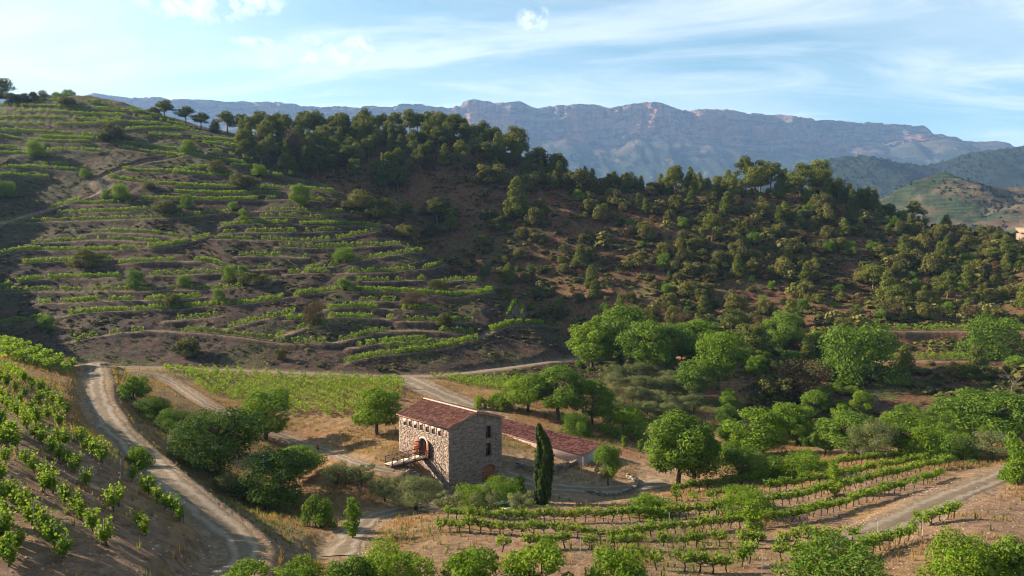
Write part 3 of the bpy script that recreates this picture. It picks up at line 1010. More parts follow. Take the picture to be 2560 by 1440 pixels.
def dead_tree(H):
    A = Acc()

    def grow(p, d, L, r, lev):
        q = p + d * L
        A.add(*limb(p, q, r, r * 0.55, 0.03, 4, 4))
        if lev == 0:
            return
        for _ in range(3):
            e = d + rng.normal(size=3) * 0.55
            e /= np.linalg.norm(e)
            grow(p + (q - p) * (0.55 + 0.45 * rng.random()), e, L * 0.68, r * 0.55, lev - 1)
    grow(np.array([0, 0, -0.2]), np.array([0.03, 0, 1.0]), H * 0.40, H * 0.02, 4)
    return [('branches', A.mesh('branches', BARK_PALE, True))]


PINE_U = [tree('umbrella', 4.0, 10.5, 2.6, 30, 5200, 0.50, L_PINE, BARK_PINE, 0.24, 0.45, 0.45, 0.62, 0.55, along_up=True) for _ in range(3)]
PINE_C = [tree('cone', 3.4, 9.0, 0.9, 28, 4600, 0.46, L_PINE, BARK_PINE, 0.20, 0.42, 0.45, 0.75, 0.5, along_up=True) for _ in range(3)]
OAK = [tree('dome', 2.6, 3.6, 0.3, 24, 4200, 0.30, L_OAK, BARK, 0.14, 0.65, 0.5, 0.85, 0.25, stems=5) for _ in range(4)]
BROAD = [tree('round', 3.6, 7.2, 1.6, 38, 12000, 0.25, L_GREEN, BARK, 0.22, 0.65, 0.5, 0.85, 0.2) for _ in range(3)]
BRIGHT = [tree('round', 3.4, 6.4, 1.5, 38, 11000, 0.25, L_BRIGHT, BARK, 0.20, 0.62, 0.5, 0.85, 0.2) for _ in range(3)]
DARKT = [tree('round', 4.6, 8.0, 1.2, 38, 14000, 0.25, L_DARK, BARK, 0.30, 0.65, 0.45, 0.85, 0.2) for _ in range(2)]
BUSH = [tree('dome', 2.4, 3.4, 0.25, 20, 4200, 0.25, L_GREEN, BARK, 0.08, 0.6, 0.4, 0.9, 0.2, stems=7) for _ in range(3)]
BUSHB = [tree('dome', 2.3, 3.4, 0.2, 22, 4600, 0.24, L_BRIGHT, BARK, 0.07, 0.6, 0.35, 0.95, 0.2, stems=8, jitter=0.9) for _ in range(3)]
BROWNB = [tree('dome', 2.4, 3.2, 0.3, 18, 2600, 0.30, L_BROWN, BARK, 0.09, 0.5, 0.4, 0.9, 0.2, stems=7) for _ in range(2)]
OLIVE = [tree('round', 2.2, 3.6, 1.0, 20, 4200, 0.22, L_OLIVE, BARK, 0.16, 0.32, 0.35, 0.85, 0.2, along_up=True) for _ in range(3)]
YOUNG = [tree('column', 1.1, 4.6, 0.4, 16, 1500, 0.26, L_BRIGHT, BARK, 0.06, 0.55, 0.2, 1.1, 0.2, jitter=1.0) for _ in range(2)]
BUSH_L = [tree('dome', 2.4, 3.4, 0.2, 34, 13000, 0.15, L_GREEN, BARK, 0.06, 0.6, 0.45, 0.9, 0.2, stems=7) for _ in range(2)]
BUSHB_L = [tree('dome', 2.3, 3.4, 0.2, 34, 12000, 0.15, L_BRIGHT, BARK, 0.06, 0.6, 0.4, 0.95, 0.2, stems=8, jitter=0.9) for _ in range(3)]
BROWN_L = [tree('dome', 2.4, 3.2, 0.3, 30, 9000, 0.15, L_BROWN, BARK, 0.07, 0.5, 0.4, 0.9, 0.2, stems=7) for _ in range(2)]
OLIVE_L = [tree('round', 2.2, 3.6, 0.6, 30, 10000, 0.15, L_OLIVE, BARK, 0.14, 0.32, 0.35, 0.85, 0.2, along_up=True) for _ in range(2)]
DEAD = [dead_tree(6.0) for _ in range(2)]


def cypress():
    n = 15000
    t = rng.random(n) ** 0.85
    H = 12.2
    prof = np.interp(t, [0, 0.03, 0.12, 0.35, 0.6, 0.8, 0.9, 1.0], [0.75, 0.85, 1.0, 1.22, 1.24, 0.9, 0.62, 0.2])
    a = rng.random(n) * 2 * np.pi
    lump = 1 + 0.24 * fbm(a * 2.2, t * 5, 5, 3) + 0.20 * np.sin(a * 6 + 2 * np.sin(t * 7)) * (0.6 + 0.4 * np.sin(t * 17 + a * 2)) + 0.08 * np.sin(a * 13 + t * 31)
    r = prof * lump * (0.66 + 0.42 * rng.random(n))
    bx = -0.55 * sstep(t, 0.72, 1.0) * 1.3 + 0.25 * np.sin(t * 2.2)
    P = np.stack([np.cos(a) * r + bx, np.sin(a) * r, t * H], 1)
    D = np.stack([np.cos(a), np.sin(a), np.full(n, 0.25)], 1)
    V, F = leaf_quads(P, D + 0.6 * unit(n), 0.40 * (0.7 + 0.6 * rng.random(n)), 0.45, np.tile([0, 0, 1.0], (n, 1)) + D * 0.25)
    t = np.linspace(0, 1, 12)
    A = Acc().add(*tube(np.stack([-0.7 * sstep(t, 0.72, 1.0) + 0.25 * np.sin(t * 2.2), t * 0, t * H * 0.96 - 0.2], 1),
                        np.interp(t, [0, 0.05, 0.1, 0.35, 0.6, 0.8, 1.0], [0.22, 0.25, 0.7, 0.9, 0.75, 0.45, 0.02]), 9))  # trunk swells into an added brown core filling the crown
    return [('trunk', A.mesh('trunk', BARK, True)), ('crown', mesh_np('crown', V, F, L_CYPRESS))]


def vine_cordon():
    """old vine: bent trunk, two arms along the row, upright shoots with leaves"""
    A = Acc()
    h = 0.55 + 0.12 * rng.random()
    t = np.linspace(0, 1, 5)
    top = np.array([rng.normal() * 0.06, rng.normal() * 0.05, h])
    P = np.stack([top[0] * t + 0.05 * np.sin(t * 5 + rng.random() * 6), top[1] * t, -0.15 + (h + 0.15) * t], 1)
    A.add(*tube(P, 0.062 - 0.02 * t, 6))
    lp, ln = [], []
    for s in (-1, 1):
        e = P[-1] + np.array([s * (0.45 + 0.15 * rng.random()), rng.normal() * 0.05, 0.10 + 0.06 * rng.random()])
        A.add(*limb(P[-1], e, 0.042, 0.026, 0.08, 5, 5))
        for k in range(6):
            b = P[-1] + (e - P[-1]) * (k + 0.7) / 6
            tip = b + np.array([rng.normal() * 0.14, rng.normal() * 0.20, 0.45 + 0.35 * rng.random()])
            A.add(*limb(b, tip, 0.010, 0.004, 0.0, 3, 3))
            m = 17
            q = rng.random(m) ** 0.8
            lp.append(b + (tip - b) * q[:, None] + rng.normal(size=(m, 3)) * np.array([0.09, 0.10, 0.07]))
            ln.append(unit(m) + np.array([0, 0, 0.5]))
    lp, ln = np.concatenate(lp), np.concatenate(ln)
    V, F = leaf_quads(lp, ln, 0.17 * (0.7 + 0.6 * rng.random(len(lp))), 0.9)
    return [('trunk', A.mesh('trunk', VINE_WOOD, True)), ('foliage', mesh_np('foliage', V, F, L_VINE))]


def vine_staked():
    """bush vine on a stake: short trunk and a loose upright sheaf of shoots"""
    A = Acc()
    h = 0.32 + 0.1 * rng.random()
    t = np.linspace(0, 1, 5)
    P = np.stack([0.05 * np.sin(t * 4 + rng.random() * 6), 0.03 * t, -0.15 + (h + 0.15) * t], 1)
    A.add(*tube(P, 0.05 - 0.015 * t, 6))
    lp, ln = [], []
    for k in range(16):
        a = rng.random() * 6.28
        tip = P[-1] + np.array([math.cos(a) * 0.62 * rng.random(), math.sin(a) * 0.6 * rng.random(), 0.25 + 0.95 * rng.random()])
        A.add(*limb(P[-1], tip, 0.012, 0.004, 0.0, 3, 3))
        m = 20
        q = rng.random(m) ** 0.9
        lp.append(P[-1] + (tip - P[-1]) * q[:, None] + rng.normal(size=(m, 3)) * np.array([0.12, 0.12, 0.09]))
        ln.append(unit(m) + np.array([0, 0, 0.5]))
    lp, ln = np.concatenate(lp), np.concatenate(ln)
    V, F = leaf_quads(lp, ln, 0.18 * (0.7 + 0.6 * rng.random(len(lp))), 0.9)
    S = Acc().add(*bar((0.09, 0.02, -0.3), (0.09 + rng.normal() * .03, 0.02, 1.45), 0.045))
    return [('trunk', A.mesh('trunk', VINE_WOOD, True)), ('foliage', mesh_np('foliage', V, F, L_VINE)), ('stake', S.mesh('stake', BARK_PALE))]


VINE_A = [vine_cordon() for _ in range(5)]
VINE_B = [vine_staked() for _ in range(5)]


def place(name, proto, loc, label, category, group=None, rotz=None, scale=1.0):
    s = scale if isinstance(scale, tuple) else (scale, scale, scale)
    o = thing(name, label, category, tuple(float(v) for v in loc), random.random() * 6.28 if rotz is None else rotz, s, group)
    for pn, me in proto:
        new_obj(pn, me, o)
    return o


def scatter_mesh(name, tV, tF, P, scale, mat, rot=True, tilt=0.0):
    """one mesh that repeats a small template at many points (ground cover, far rows)"""
    n, m = len(P), len(tV)
    a = rng.random(n) * 2 * np.pi if rot is True else np.asarray(rot)
    ca, sa = np.cos(a)[:, None], np.sin(a)[:, None]
    s = np.broadcast_to(np.asarray(scale, float), (n,))[:, None]
    x = (tV[None, :, 0] * ca - tV[None, :, 1] * sa) * s + P[:, 0:1]
    y = (tV[None, :, 0] * sa + tV[None, :, 1] * ca) * s + P[:, 1:2]
    z = tV[None, :, 2] * s + P[:, 2:3]
    V = np.stack([x, y, z], -1).reshape(-1, 3)
    F = (tF[None] + (np.arange(n) * m)[:, None, None]).reshape(-1, tF.shape[1])
    return V, F


# ------------------------------------------------------------------ the stone house
HC, HW, HL = Vector((-9.6, 104.6, 0.0)), 10.8, 13.6      # near corner, gable width, length of the lit side
HROT = math.atan2(0.68, 0.73)
EAVE, RIDGE, BASE = 9.55, 11.15, -1.2
house = thing('stone_house', 'three-storey stone farmhouse with red tiled gable roof in the valley', 'house', HC, HROT)

STONE = Mat('masonry', 0.92, 0.12)
isl = STONE.geo.outputs['Random Per Island']
c = STONE.mix(STONE.ramp(isl, 0.0, 0.55), (0.165, 0.118, 0.090), (0.275, 0.203, 0.158))
c = STONE.mix(STONE.ramp(isl, 0.55, 1.0), c, (0.355, 0.272, 0.215))
c = STONE.mix(STONE.ramp(STONE.noise(9, 5, 0.7), 0.35, 0.7, 0, 0.25), c, (0.14, 0.105, 0.09))
STONE.color(c)
STONE.bump(STONE.noise(14, 4, 0.7), 0.6, 0.03)
STONE = STONE.m
MORTAR = plain_mat('mortar', (0.24, 0.185, 0.145), 0.95, 0.3, 2.5, 0.1)
PLASTER = plain_mat('plaster', (0.50, 0.43, 0.37), 0.9, 0.12, 4, 0.1)
BRICKY = plain_mat('brick_trim', (0.26, 0.165, 0.125), 0.9, 0.3, 9, 0.1)
RED_WOOD = plain_mat('red_wood', (0.20, 0.052, 0.025), 0.55, 0.22, 6, 0.3)
DARK_WOOD = plain_mat('dark_wood', (0.17, 0.06, 0.035), 0.6, 0.25, 6, 0.3)
BEIGE = plain_mat('blind_cloth', (0.48, 0.36, 0.28), 0.85, 0.15, 8, 0.1)
RAIL_WOOD = plain_mat('rail_wood', (0.12, 0.062, 0.040), 0.75, 0.3, 8, 0.2)
INTERIOR_SHADE = plain_mat('interior_shade', (0.030, 0.022, 0.020), 0.9, 0.2, 3, 0.1)  # near-black colour stands in for the shade of unlit interiors
GLASS = Mat('window_glass', 0.06, 0.5)
GLASS.color((0.018, 0.022, 0.026))
GLASS = GLASS.m
IRON = plain_mat('iron', (0.03, 0.028, 0.027), 0.6, 0.2, 6, 0.4)
CONCRETE = plain_mat('concrete', (0.40, 0.36, 0.33), 0.9, 0.15, 2, 0.15, bump=0.3)

# openings: (centre along the wall, width, sill, top)
WIN_Y = [0.166, 0.2875, 0.407, 0.525, 0.6375, 0.75, 0.86]
LIT_OPEN = [(f * HL, 1.02, EAVE - 1.5, EAVE - 0.33) for f in WIN_Y] + [(0.49 * HL, 1.85, 4.0, 6.85)]
GAB_OPEN = [(7.95, 1.15, 6.75, 8.75), (7.95, 1.15, 3.85, 5.95), (7.95, 2.75, -0.25, 2.45)]


def masonry(acc, wall_len, zlo, top_fn, opens, to_world, course=0.155, margin=0.10):
    """courses of uneven flat stones, leaving the openings free"""
    z = zlo
    ztop = max(top_fn(wall_len / 2), top_fn(0), top_fn(wall_len))
    while z < ztop - 0.05:
        h = course * (0.65 + 0.8 * random.random())
        lo, hi = 0.0, wall_len
        zt = z + h
        while lo < wall_len / 2 and top_fn(lo) < zt:
            lo += 0.1
        while hi > wall_len / 2 and top_fn(hi) < zt:
            hi -= 0.1
        free = [(lo, hi)]
        for cx, w, zs, ze in opens:
            if ze + margin * 0.6 > z and zs - margin * 0.6 < zt:
                a, b = cx - w / 2 - margin, cx + w / 2 + margin
                nf = []
                for p, q in free:
                    if b <= p or a >= q:
                        nf.append((p, q))
                    else:
                        if a > p:
                            nf.append((p, a))
                        if b < q:
                            nf.append((b, q))
                free = nf
        for p, q in free:
            s = p
            while s < q - 0.02:
                L = min(q - s, random.choice((0.22, 0.35, 0.45, 0.6, 0.75)) * (0.7 + 0.6 * random.random()))
                if q - s - L < 0.12:
                    L = q - s
                g, d = 0.012, 0.012 + 0.05 * random.random() ** 1.5
                t = random.uniform(-0.02, 0.02)
                pts = [(s + g, z + g, 0), (s + L - g, z + g + t * 0.5, 0), (s + L - g, zt - g, 0), (s + g, zt - g + t * 0.5, 0)]
                front = [(a + random.uniform(0, .02), b, d + random.uniform(-.012, .012)) for a, b, _ in pts]
                acc.add([to_world(*v) for v in pts + front], [[4, 5, 6, 7], [0, 1, 5, 4], [1, 2, 6, 5], [2, 3, 7, 6], [3, 0, 4, 7]])
                s += L
        z += h


def wall_sheet(acc, wall_len, zlo, top_fn, opens, to_world, deep=0.45):
    """backing wall with real openings and their reveals"""
    xs_ = sorted({0, wall_len} | {v for cx, w, *_ in opens for v in (cx - w / 2, cx + w / 2)} | {wall_len / 2})
    zs_ = sorted({zlo, EAVE} | {v for *_, a, b in opens for v in (a, b)})
    for x0, x1 in zip(xs_[:-1], xs_[1:]):
        for z0, z1 in zip(zs_[:-1], zs_[1:]):
            if any(cx - w / 2 - 1e-4 <= x0 and x1 <= cx + w / 2 + 1e-4 and a - 1e-4 <= z0 and z1 <= b + 1e-4 for cx, w, a, b in opens):
                continue
            acc.add([to_world(x0, z0, 0), to_world(x1, z0, 0), to_world(x1, z1, 0), to_world(x0, z1, 0)], [[0, 1, 2, 3]])
        if top_fn(x0) > EAVE + .01 or top_fn(x1) > EAVE + .01:
            acc.add([to_world(x0, EAVE, 0), to_world(x1, EAVE, 0), to_world(x1, top_fn(x1), 0), to_world(x0, top_fn(x0), 0)], [[0, 1, 2, 3]])
    for cx, w, a, b in opens:
        x0, x1 = cx - w / 2, cx + w / 2
        o = [(x0, a), (x1, a), (x1, b), (x0, b)]
        acc.add([to_world(p, q, 0) for p, q in o] + [to_world(p, q, -deep) for p, q in o], [[0, 1, 5, 4], [1, 2, 6, 5], [2, 3, 7, 6], [3, 0, 4, 7]])


lit_w = lambda s, z, d: (-d, s, z)                     # side wall, outward -x
gab_w = lambda s, z, d: (s, -d, z)                     # gable wall, outward -y
bak_w = lambda s, z, d: (HW + d, s, z)
gb2_w = lambda s, z, d: (s, HL + d, z)
flat_top = lambda s: EAVE
gable_top = lambda s: EAVE + (RIDGE - EAVE) * (1 - abs(s - HW / 2) / (HW / 2))
SIDES = ((HL, flat_top, LIT_OPEN, lit_w), (HW, gable_top, GAB_OPEN, gab_w), (HL, flat_top, [], bak_w), (HW, gable_top, [], gb2_w))
S, W = Acc(), Acc()
for ln_, tf, op, tw in SIDES:
    masonry(S, ln_, BASE, tf, op, tw)
    wall_sheet(W, ln_, BASE, tf, op, tw)
wall_o = new_obj('wall', W.mesh('wall', MORTAR), house)
new_obj('stonework', S.mesh('stonework', STONE), wall_o, kind='stuff')
# floors and partitions behind the openings, room shade put into their dark colour
room = Acc()
for z_ in (-0.3, 3.3, 6.5):
    room.add(box_v(0.5, HW - 0.5, 0.5, HL - 0.5, z_, z_ + 0.15), BOXF)
room.add(box_v(3.2, 3.4, 0.5, HL - 0.5, -0.1, EAVE - 0.2), BOXF)
room.add(box_v(0.5, HW - 0.5, 3.0, 3.2, -0.1, EAVE - 0.2), BOXF)
new_obj('inner_rooms', room.mesh('inner_rooms', INTERIOR_SHADE), house)

# roof: rows of barrel tiles on boards, pale ridge tiles
TILE = Mat('roof_tile', 0.85, 0.15)
isl = TILE.geo.outputs['Random Per Island']
c = TILE.mix(isl, (0.120, 0.044, 0.030), (0.30, 0.125, 0.080))
c = TILE.mix(TILE.ramp(TILE.noise(1.3, 5, 0.7), 0.5, 0.75, 0, 0.6), c, (0.24, 0.13, 0.095))
c = TILE.mix(TILE.ramp(isl, 0.88, 0.9), c, (0.32, 0.18, 0.13))
TILE.color(c)
TILE = TILE.m
RIDGE_T = plain_mat('ridge_tile', (0.45, 0.33, 0.255), 0.85, 0.25, 4, 0.15, island=0.25)
over = 0.35


def barrel(acc, p0, p1, up, side, r):
    """one half-round tile from its upper to its lower end (lower end wider)"""
    n = 5
    rows_ = []
    for p, rr_, lift in ((p0, r * 0.86, 0.0), (p1, r, 0.025)):
        for k in range(n):
            a = math.pi * k / (n - 1)
            rows_.append(p + side * (math.cos(a) * rr_) + up * (math.sin(a) * rr_ * 0.85 + lift))
    acc.add([list(v) for v in rows_], [[k, k + 1, n + k + 1, n + k] for k in range(n - 1)])


def tile_slope(acc, ridge_a, eave_a, run, n_cols, n_rows, r):
    """tiles over a slope: from the ridge line at ridge_a to the eave line at eave_a, n_cols columns along run"""
    ridge_a, eave_a, run = Vector(ridge_a), Vector(eave_a), Vector(run)
    down = eave_a - ridge_a
    side = run.normalized()
    up = side.cross(down).normalized()
    if up.z < 0:
        up = -up
    for i in range(n_cols):
        base = ridge_a + run * ((i + 0.5) / n_cols)
        for k in range(n_rows):
            jit = side * random.uniform(-0.012, 0.012) + up * random.uniform(0, 0.015)
            barrel(acc, base + down * (k / n_rows) + jit + up * 0.035, base + down * ((k + 1.12) / n_rows) + jit + up * 0.05, up, side, r)


slope_z = (RIDGE - EAVE) / (HW / 2)
rz = RIDGE + 0.22
ev = rz - slope_z * (HW / 2 + over)
roof = new_obj('roof', Acc().add([(-over, -over, ev - .16), (HW / 2, -over, rz - .16), (HW + over, -over, ev - .16), (-over, HL + over, ev - .16), (HW / 2, HL + over, rz - .16), (HW + over, HL + over, ev - .16),
                                  (-over, -over, ev), (HW / 2, -over, rz), (HW + over, -over, ev), (-over, HL + over, ev), (HW / 2, HL + over, rz), (HW + over, HL + over, ev)],
                                 [[0, 1, 4, 3], [1, 2, 5, 4], [6, 9, 10, 7], [7, 10, 11, 8], [0, 3, 9, 6], [2, 8, 11, 5], [0, 6, 7, 1], [1, 7, 8, 2], [3, 4, 10, 9], [4, 5, 11, 10]])
               .mesh('roof', plain_mat('eave_boards', (0.34, 0.17, 0.12), 0.8, 0.3, 3)), house)
T = Acc()
for sx in (0, 1):
    ex = -over - 0.05 if sx == 0 else HW + over + 0.05
    tile_slope(T, (HW / 2, -over, rz), (ex, -over, ev - 0.01), (0, HL + 2 * over, 0), 50, 13, 0.125)
new_obj('roof_tiles', T.mesh('roof_tiles', TILE, False), roof, kind='stuff')
nrt = 26
rt = None
for k in range(nrt):
    if rt is None:
        a = Acc()
        barrel(a, Vector((0, 0.62, 0)), Vector((0, 0, 0)), Vector((0, 0, 1)), Vector((1, 0, 0)), 0.21)
        rt = a.mesh('ridge_tile', RIDGE_T)
    new_obj('ridge_tile', rt, roof, (HW / 2, -over + k * (HL + 2 * over) / nrt, rz + 0.05 + random.uniform(0, .015)))


def ring_box(acc, x0, x1, z0, z1, t, d0, d1, tw, sides='LRTB'):
    """frame bars round an opening on a wall, from depth d0 to d1 (outward positive)"""
    parts = {'L': (x0 - t, x0, z0, z1), 'R': (x1, x1 + t, z0, z1), 'T': (x0 - t, x1 + t, z1, z1 + t), 'B': (x0 - t, x1 + t, z0 - t, z0)}
    for s in sides:
        a, b, c_, d_ = parts[s]
        o = [(a, c_), (b, c_), (b, d_), (a, d_)]
        acc.add([tw(p, q, d0) for p, q in o] + [tw(p, q, d1) for p, q in o], BOXF)
    return acc


def panel(x0, x1, z0, z1, d0, d1, tw, name, mat):
    o = [(x0, z0), (x1, z0), (x1, z1), (x0, z1)]
    return Acc().add([tw(p, q, d0) for p, q in o] + [tw(p, q, d1) for p, q in o], BOXF).mesh(name, mat)


# row of loft windows: plaster surrounds, red boards or glass inside, some blinds half down
for k, (cx, w, a, b) in enumerate(LIT_OPEN[:7]):
    x0, x1 = cx - w / 2, cx + w / 2
    win = new_obj('window', ring_box(Acc(), x0, x1, a, b, 0.13, -0.40, 0.085, lit_w, 'LR').mesh('window', PLASTER), house)
    new_obj('sill', panel(x0 - .13, x1 + .13, a - 0.07, a - 0.002, -0.3, 0.10, lit_w, 'sill', CONCRETE), win)
    new_obj('shutter_board', panel(x0 + .02, x1 - .02, a + .02, b - .02, -0.16, -0.10, lit_w, 'shutter_board', DARK_WOOD if k % 3 else RED_WOOD), win)
    drop = (0.42, 0.36, 0.34, 0.30, 0.58, 0.26, 0.60)[k]
    new_obj('blind', panel(x0 - 0.02, x1 + 0.02, b - drop, b + 0.10, 0.02, 0.07, lit_w, 'blind', BEIGE), win)


def arch_pts(cx, w, zs, rise, n=12):
    return [(cx - w / 2 * math.cos(math.pi * k / n), zs + rise * math.sin(math.pi * k / n)) for k in range(n + 1)]


def arch_trim(acc, cx, w, zs, rise, t, d0, d1, tw):
    inn, out = arch_pts(cx, w, zs, rise), arch_pts(cx, w + 2 * t, zs, rise + t)
    for (p, q), (p2, q2), (r_, s_), (r2, s2) in zip(inn[:-1], inn[1:], out[:-1], out[1:]):
        o = [(p, q), (p2, q2), (r2, s2), (r_, s_)]
        acc.add([tw(a, b, d0) for a, b in o] + [tw(a, b, d1) for a, b in o], BOXF)
    return acc


def arch_leaf(x0, x1, z0, cx, w, zs, rise, d0, d1, tw, name, mat):
    """door leaf whose top follows the arch"""
    n = 8
    xs_ = [x0 + (x1 - x0) * k / n for k in range(n + 1)]
    tp = [zs + rise * math.sqrt(max(0, 1 - ((x - cx) / (w / 2)) ** 2)) for x in xs_]
    acc = Acc()
    for k in range(n):
        o = [(xs_[k], z0), (xs_[k + 1], z0), (xs_[k + 1], tp[k + 1]), (xs_[k], tp[k])]
        acc.add([tw(a, b, d0) for a, b in o] + [tw(a, b, d1) for a, b in o], BOXF)
    return acc.mesh(name, mat)


def spandrel(cx, w, zs, rise, ztop, tw, name, mat, d0=-0.4, d1=0.02):
    """wall filling between an arch and the square opening above it"""
    acc = Acc()
    A_ = arch_pts(cx, w, zs, rise)
    for (p, q), (p2, q2) in zip(A_[:-1], A_[1:]):
        o = [(p, q), (p2, q2), (p2, ztop + .001), (p, ztop + .001)]
        acc.add([tw(a, b, d0) for a, b in o] + [tw(a, b, d1) for a, b in o], BOXF)
    return acc.mesh(name, mat)


# arched door over the footbridge, two red shutters folded back on the wall
cx, w, a, b = LIT_OPEN[7]
zs = b - 0.62
door = new_obj('door', spandrel(cx, w, zs, 0.6, b, lit_w, 'door_spandrel', MORTAR), house)
new_obj('arch_stones', arch_trim(Acc(), cx, w, zs, 0.6, 0.34, 0.021, 0.12, lit_w).mesh('arch_stones', PLASTER), door)
for sd in 'LR':
    new_obj('door_jamb', ring_box(Acc(), cx - w / 2, cx + w / 2, a, zs, 0.16, -0.40, 0.09, lit_w, sd).mesh('door_jamb', DARK_WOOD), door)
new_obj('door_leaf', panel(cx + 0.12, cx + w / 2 - .02, a, zs + 0.2, -0.36, -0.30, lit_w, 'door_leaf', RED_WOOD), door)
new_obj('glass_leaf', panel(cx - w / 2 + .05, cx + 0.05, a, zs + 0.35, -0.42, -0.38, lit_w, 'glass_leaf', GLASS), door)
new_obj('door_post', panel(cx - 0.42, cx - 0.32, a, zs + 0.4, -0.37, -0.28, lit_w, 'door_post', RED_WOOD), door)
for s in (-1, 1):
    e = cx + s * (w / 2 + 0.18)
    lo, hi = min(e, e + s * w * 0.5), max(e, e + s * w * 0.5)
    tw_ = lambda x, z, d, e=e, s=s: lit_w(e + (x - e) * 0.93, z, d + 0.12 + abs(x - e) * 0.36)     # not quite flat on the wall
    sh = new_obj('shutter', arch_leaf(lo, hi, a + 0.02, e, w, zs, 0.55, 0.0, 0.06, tw_, 'shutter', RED_WOOD), house)
    for q in (0.45, 1.35, 2.1):
        new_obj('batten', panel(lo + .04, hi - .04, a + q, a + q + 0.13, 0.061, 0.09, tw_, 'batten', plain_mat('batten_wood', (0.38, 0.13, 0.055), 0.6, 0.2, 5)), sh)

# gable windows and the garden door
for cx, w, a, b in GAB_OPEN[:2]:
    x0, x1 = cx - w / 2, cx + w / 2
    win = new_obj('window', ring_box(Acc(), x0, x1, a, b, 0.13, -0.30, 0.085, gab_w).mesh('window', BRICKY), house)
    new_obj('pane', panel(x0, x1, a, b, -0.26, -0.24, gab_w, 'pane', GLASS), win)
    fr = ring_box(Acc(), x0 + .07, x1 - .07, a + .07, b - .07, 0.07, -0.235, -0.18, gab_w)
    o = [(cx - .03, a + .07), (cx + .03, a + .07), (cx + .03, b - .07), (cx - .03, b - .07)]
    fr.add([gab_w(p, q, -0.235) for p, q in o] + [gab_w(p, q, -0.19) for p, q in o], BOXF)
    new_obj('sash', fr.mesh('sash', DARK_WOOD), win)
cx, w, a, b = GAB_OPEN[2]
zs = b - 0.95
gate = new_obj('arched_door', spandrel(cx, w, zs, 0.93, b, gab_w, 'gate_spandrel', MORTAR), house)
new_obj('arch_bricks', arch_trim(Acc(), cx, w, zs, 0.93, 0.24, 0.021, 0.11, gab_w).mesh('arch_bricks', BRICKY), gate)
nb = 10
for k in range(nb):
    x0, x1 = cx - w / 2 + w * k / nb + .008, cx - w / 2 + w * (k + 1) / nb - .008
    new_obj('plank', arch_leaf(x0, x1, a, cx, w, zs, 0.93, -0.22, -0.15 + random.uniform(-.006, .006), gab_w, 'plank', plain_mat('gate_wood', (0.27, 0.095, 0.045), 0.6, 0.25, 4)
            if k == 0 else bpy.data.materials['gate_wood']), gate)
for z_ in (a + 0.6, a + 1.5):
    for s in (-1, 1):
        new_obj('strap_hinge', panel(min(cx + s * w / 2 * .95, cx + s * w / 2 * .35), max(cx + s * w / 2 * .95, cx + s * w / 2 * .35), z_, z_ + .07, -0.14, -0.12, gab_w, 'strap_hinge', IRON), gate)

# ------------------------------------------------------------------ footbridge to the arched door
dcx, bw, bl, bz = 0.49 * HL, 1.8, 6.6, 3.98
bridge = thing('footbridge', 'wooden footbridge with cross-braced railings leading to the arched house door', 'footbridge', HC, HROT)
PLANKS = plain_mat('deck_planks', (0.50, 0.39, 0.31), 0.85, 0.2, 5, 0.15, island=0.2)
npl = 30
pm = Acc().add(box_v(-bl / npl * 0.47, bl / npl * 0.47, -bw / 2, bw / 2, -0.03, 0.03), BOXF).mesh('plank', PLANKS)
for k in range(npl):
    new_obj('plank', pm, bridge, (-0.12 - (k + 0.5) * bl / npl, dcx + random.uniform(-.02, .02), bz + random.uniform(-.006, .006)))
for s in (-1, 1):
    y = dcx + s * (bw / 2 - 0.1)
    new_obj('beam', Acc().add(box_v(-bl - 0.1, -0.1, y - .09, y + .09, bz - 0.30, bz - 0.035), BOXF).mesh('beam', RAIL_WOOD), bridge)
    y = dcx + s * (bw / 2 + 0.04)
    npost = 4
    for k in range(npost):
        x = -0.25 - k * (bl - 0.3) / (npost - 1)
        new_obj('post', Acc().add(*bar((x, y, bz - 0.3), (x, y, bz + 1.08), 0.13)).mesh('post', RAIL_WOOD), bridge)
        if k:
            xp = -0.25 - (k - 1) * (bl - 0.3) / (npost - 1)
            new_obj('brace', Acc().add(*bar((xp, y + .01, bz + 0.08), (x, y + .01, bz + 1.0), 0.075)).mesh('brace', RAIL_WOOD), bridge)
            new_obj('brace', Acc().add(*bar((xp, y - .06, bz + 1.0), (x, y - .06, bz + 0.08), 0.075)).mesh('brace', RAIL_WOOD), bridge)
    new_obj('handrail', Acc().add(*bar((-0.1, y, bz + 1.12), (-bl - 0.1, y, bz + 1.12), 0.13, 0.10)).mesh('handrail', RAIL_WOOD), bridge)

# ------------------------------------------------------------------ low annex with a long tiled roof
AL, AW = 30.0, 4.6
annex = thing('low_annex', 'long low outbuilding with red tiled roof and pale pink wall behind the house', 'outbuilding', (11.9, 114.6, 0.6), HROT)
fh, bh = 2.0, 2.85
A = Acc().add([(0, 0, -1), (AW, 0, -1), (AW, AL, -1), (0, AL, -1), (0, 0, fh), (AW, 0, bh), (AW, AL, bh), (0, AL, fh)], BOXF)
new_obj('wall', A.mesh('wall', plain_mat('pink_render', (0.46, 0.30, 0.25), 0.9, 0.14, 1.2, 0.1, bump=0.2)), annex)
new_obj('end_wall', Acc().add([(-.02, -0.06, -1), (AW + .02, -0.06, -1), (AW + .02, -.003, -1), (-.02, -.003, -1), (-.02, -0.06, fh), (AW + .02, -0.06, bh), (AW + .02, -.003, bh), (-.02, -.003, fh)], BOXF).mesh('end_wall', CONCRETE), annex)
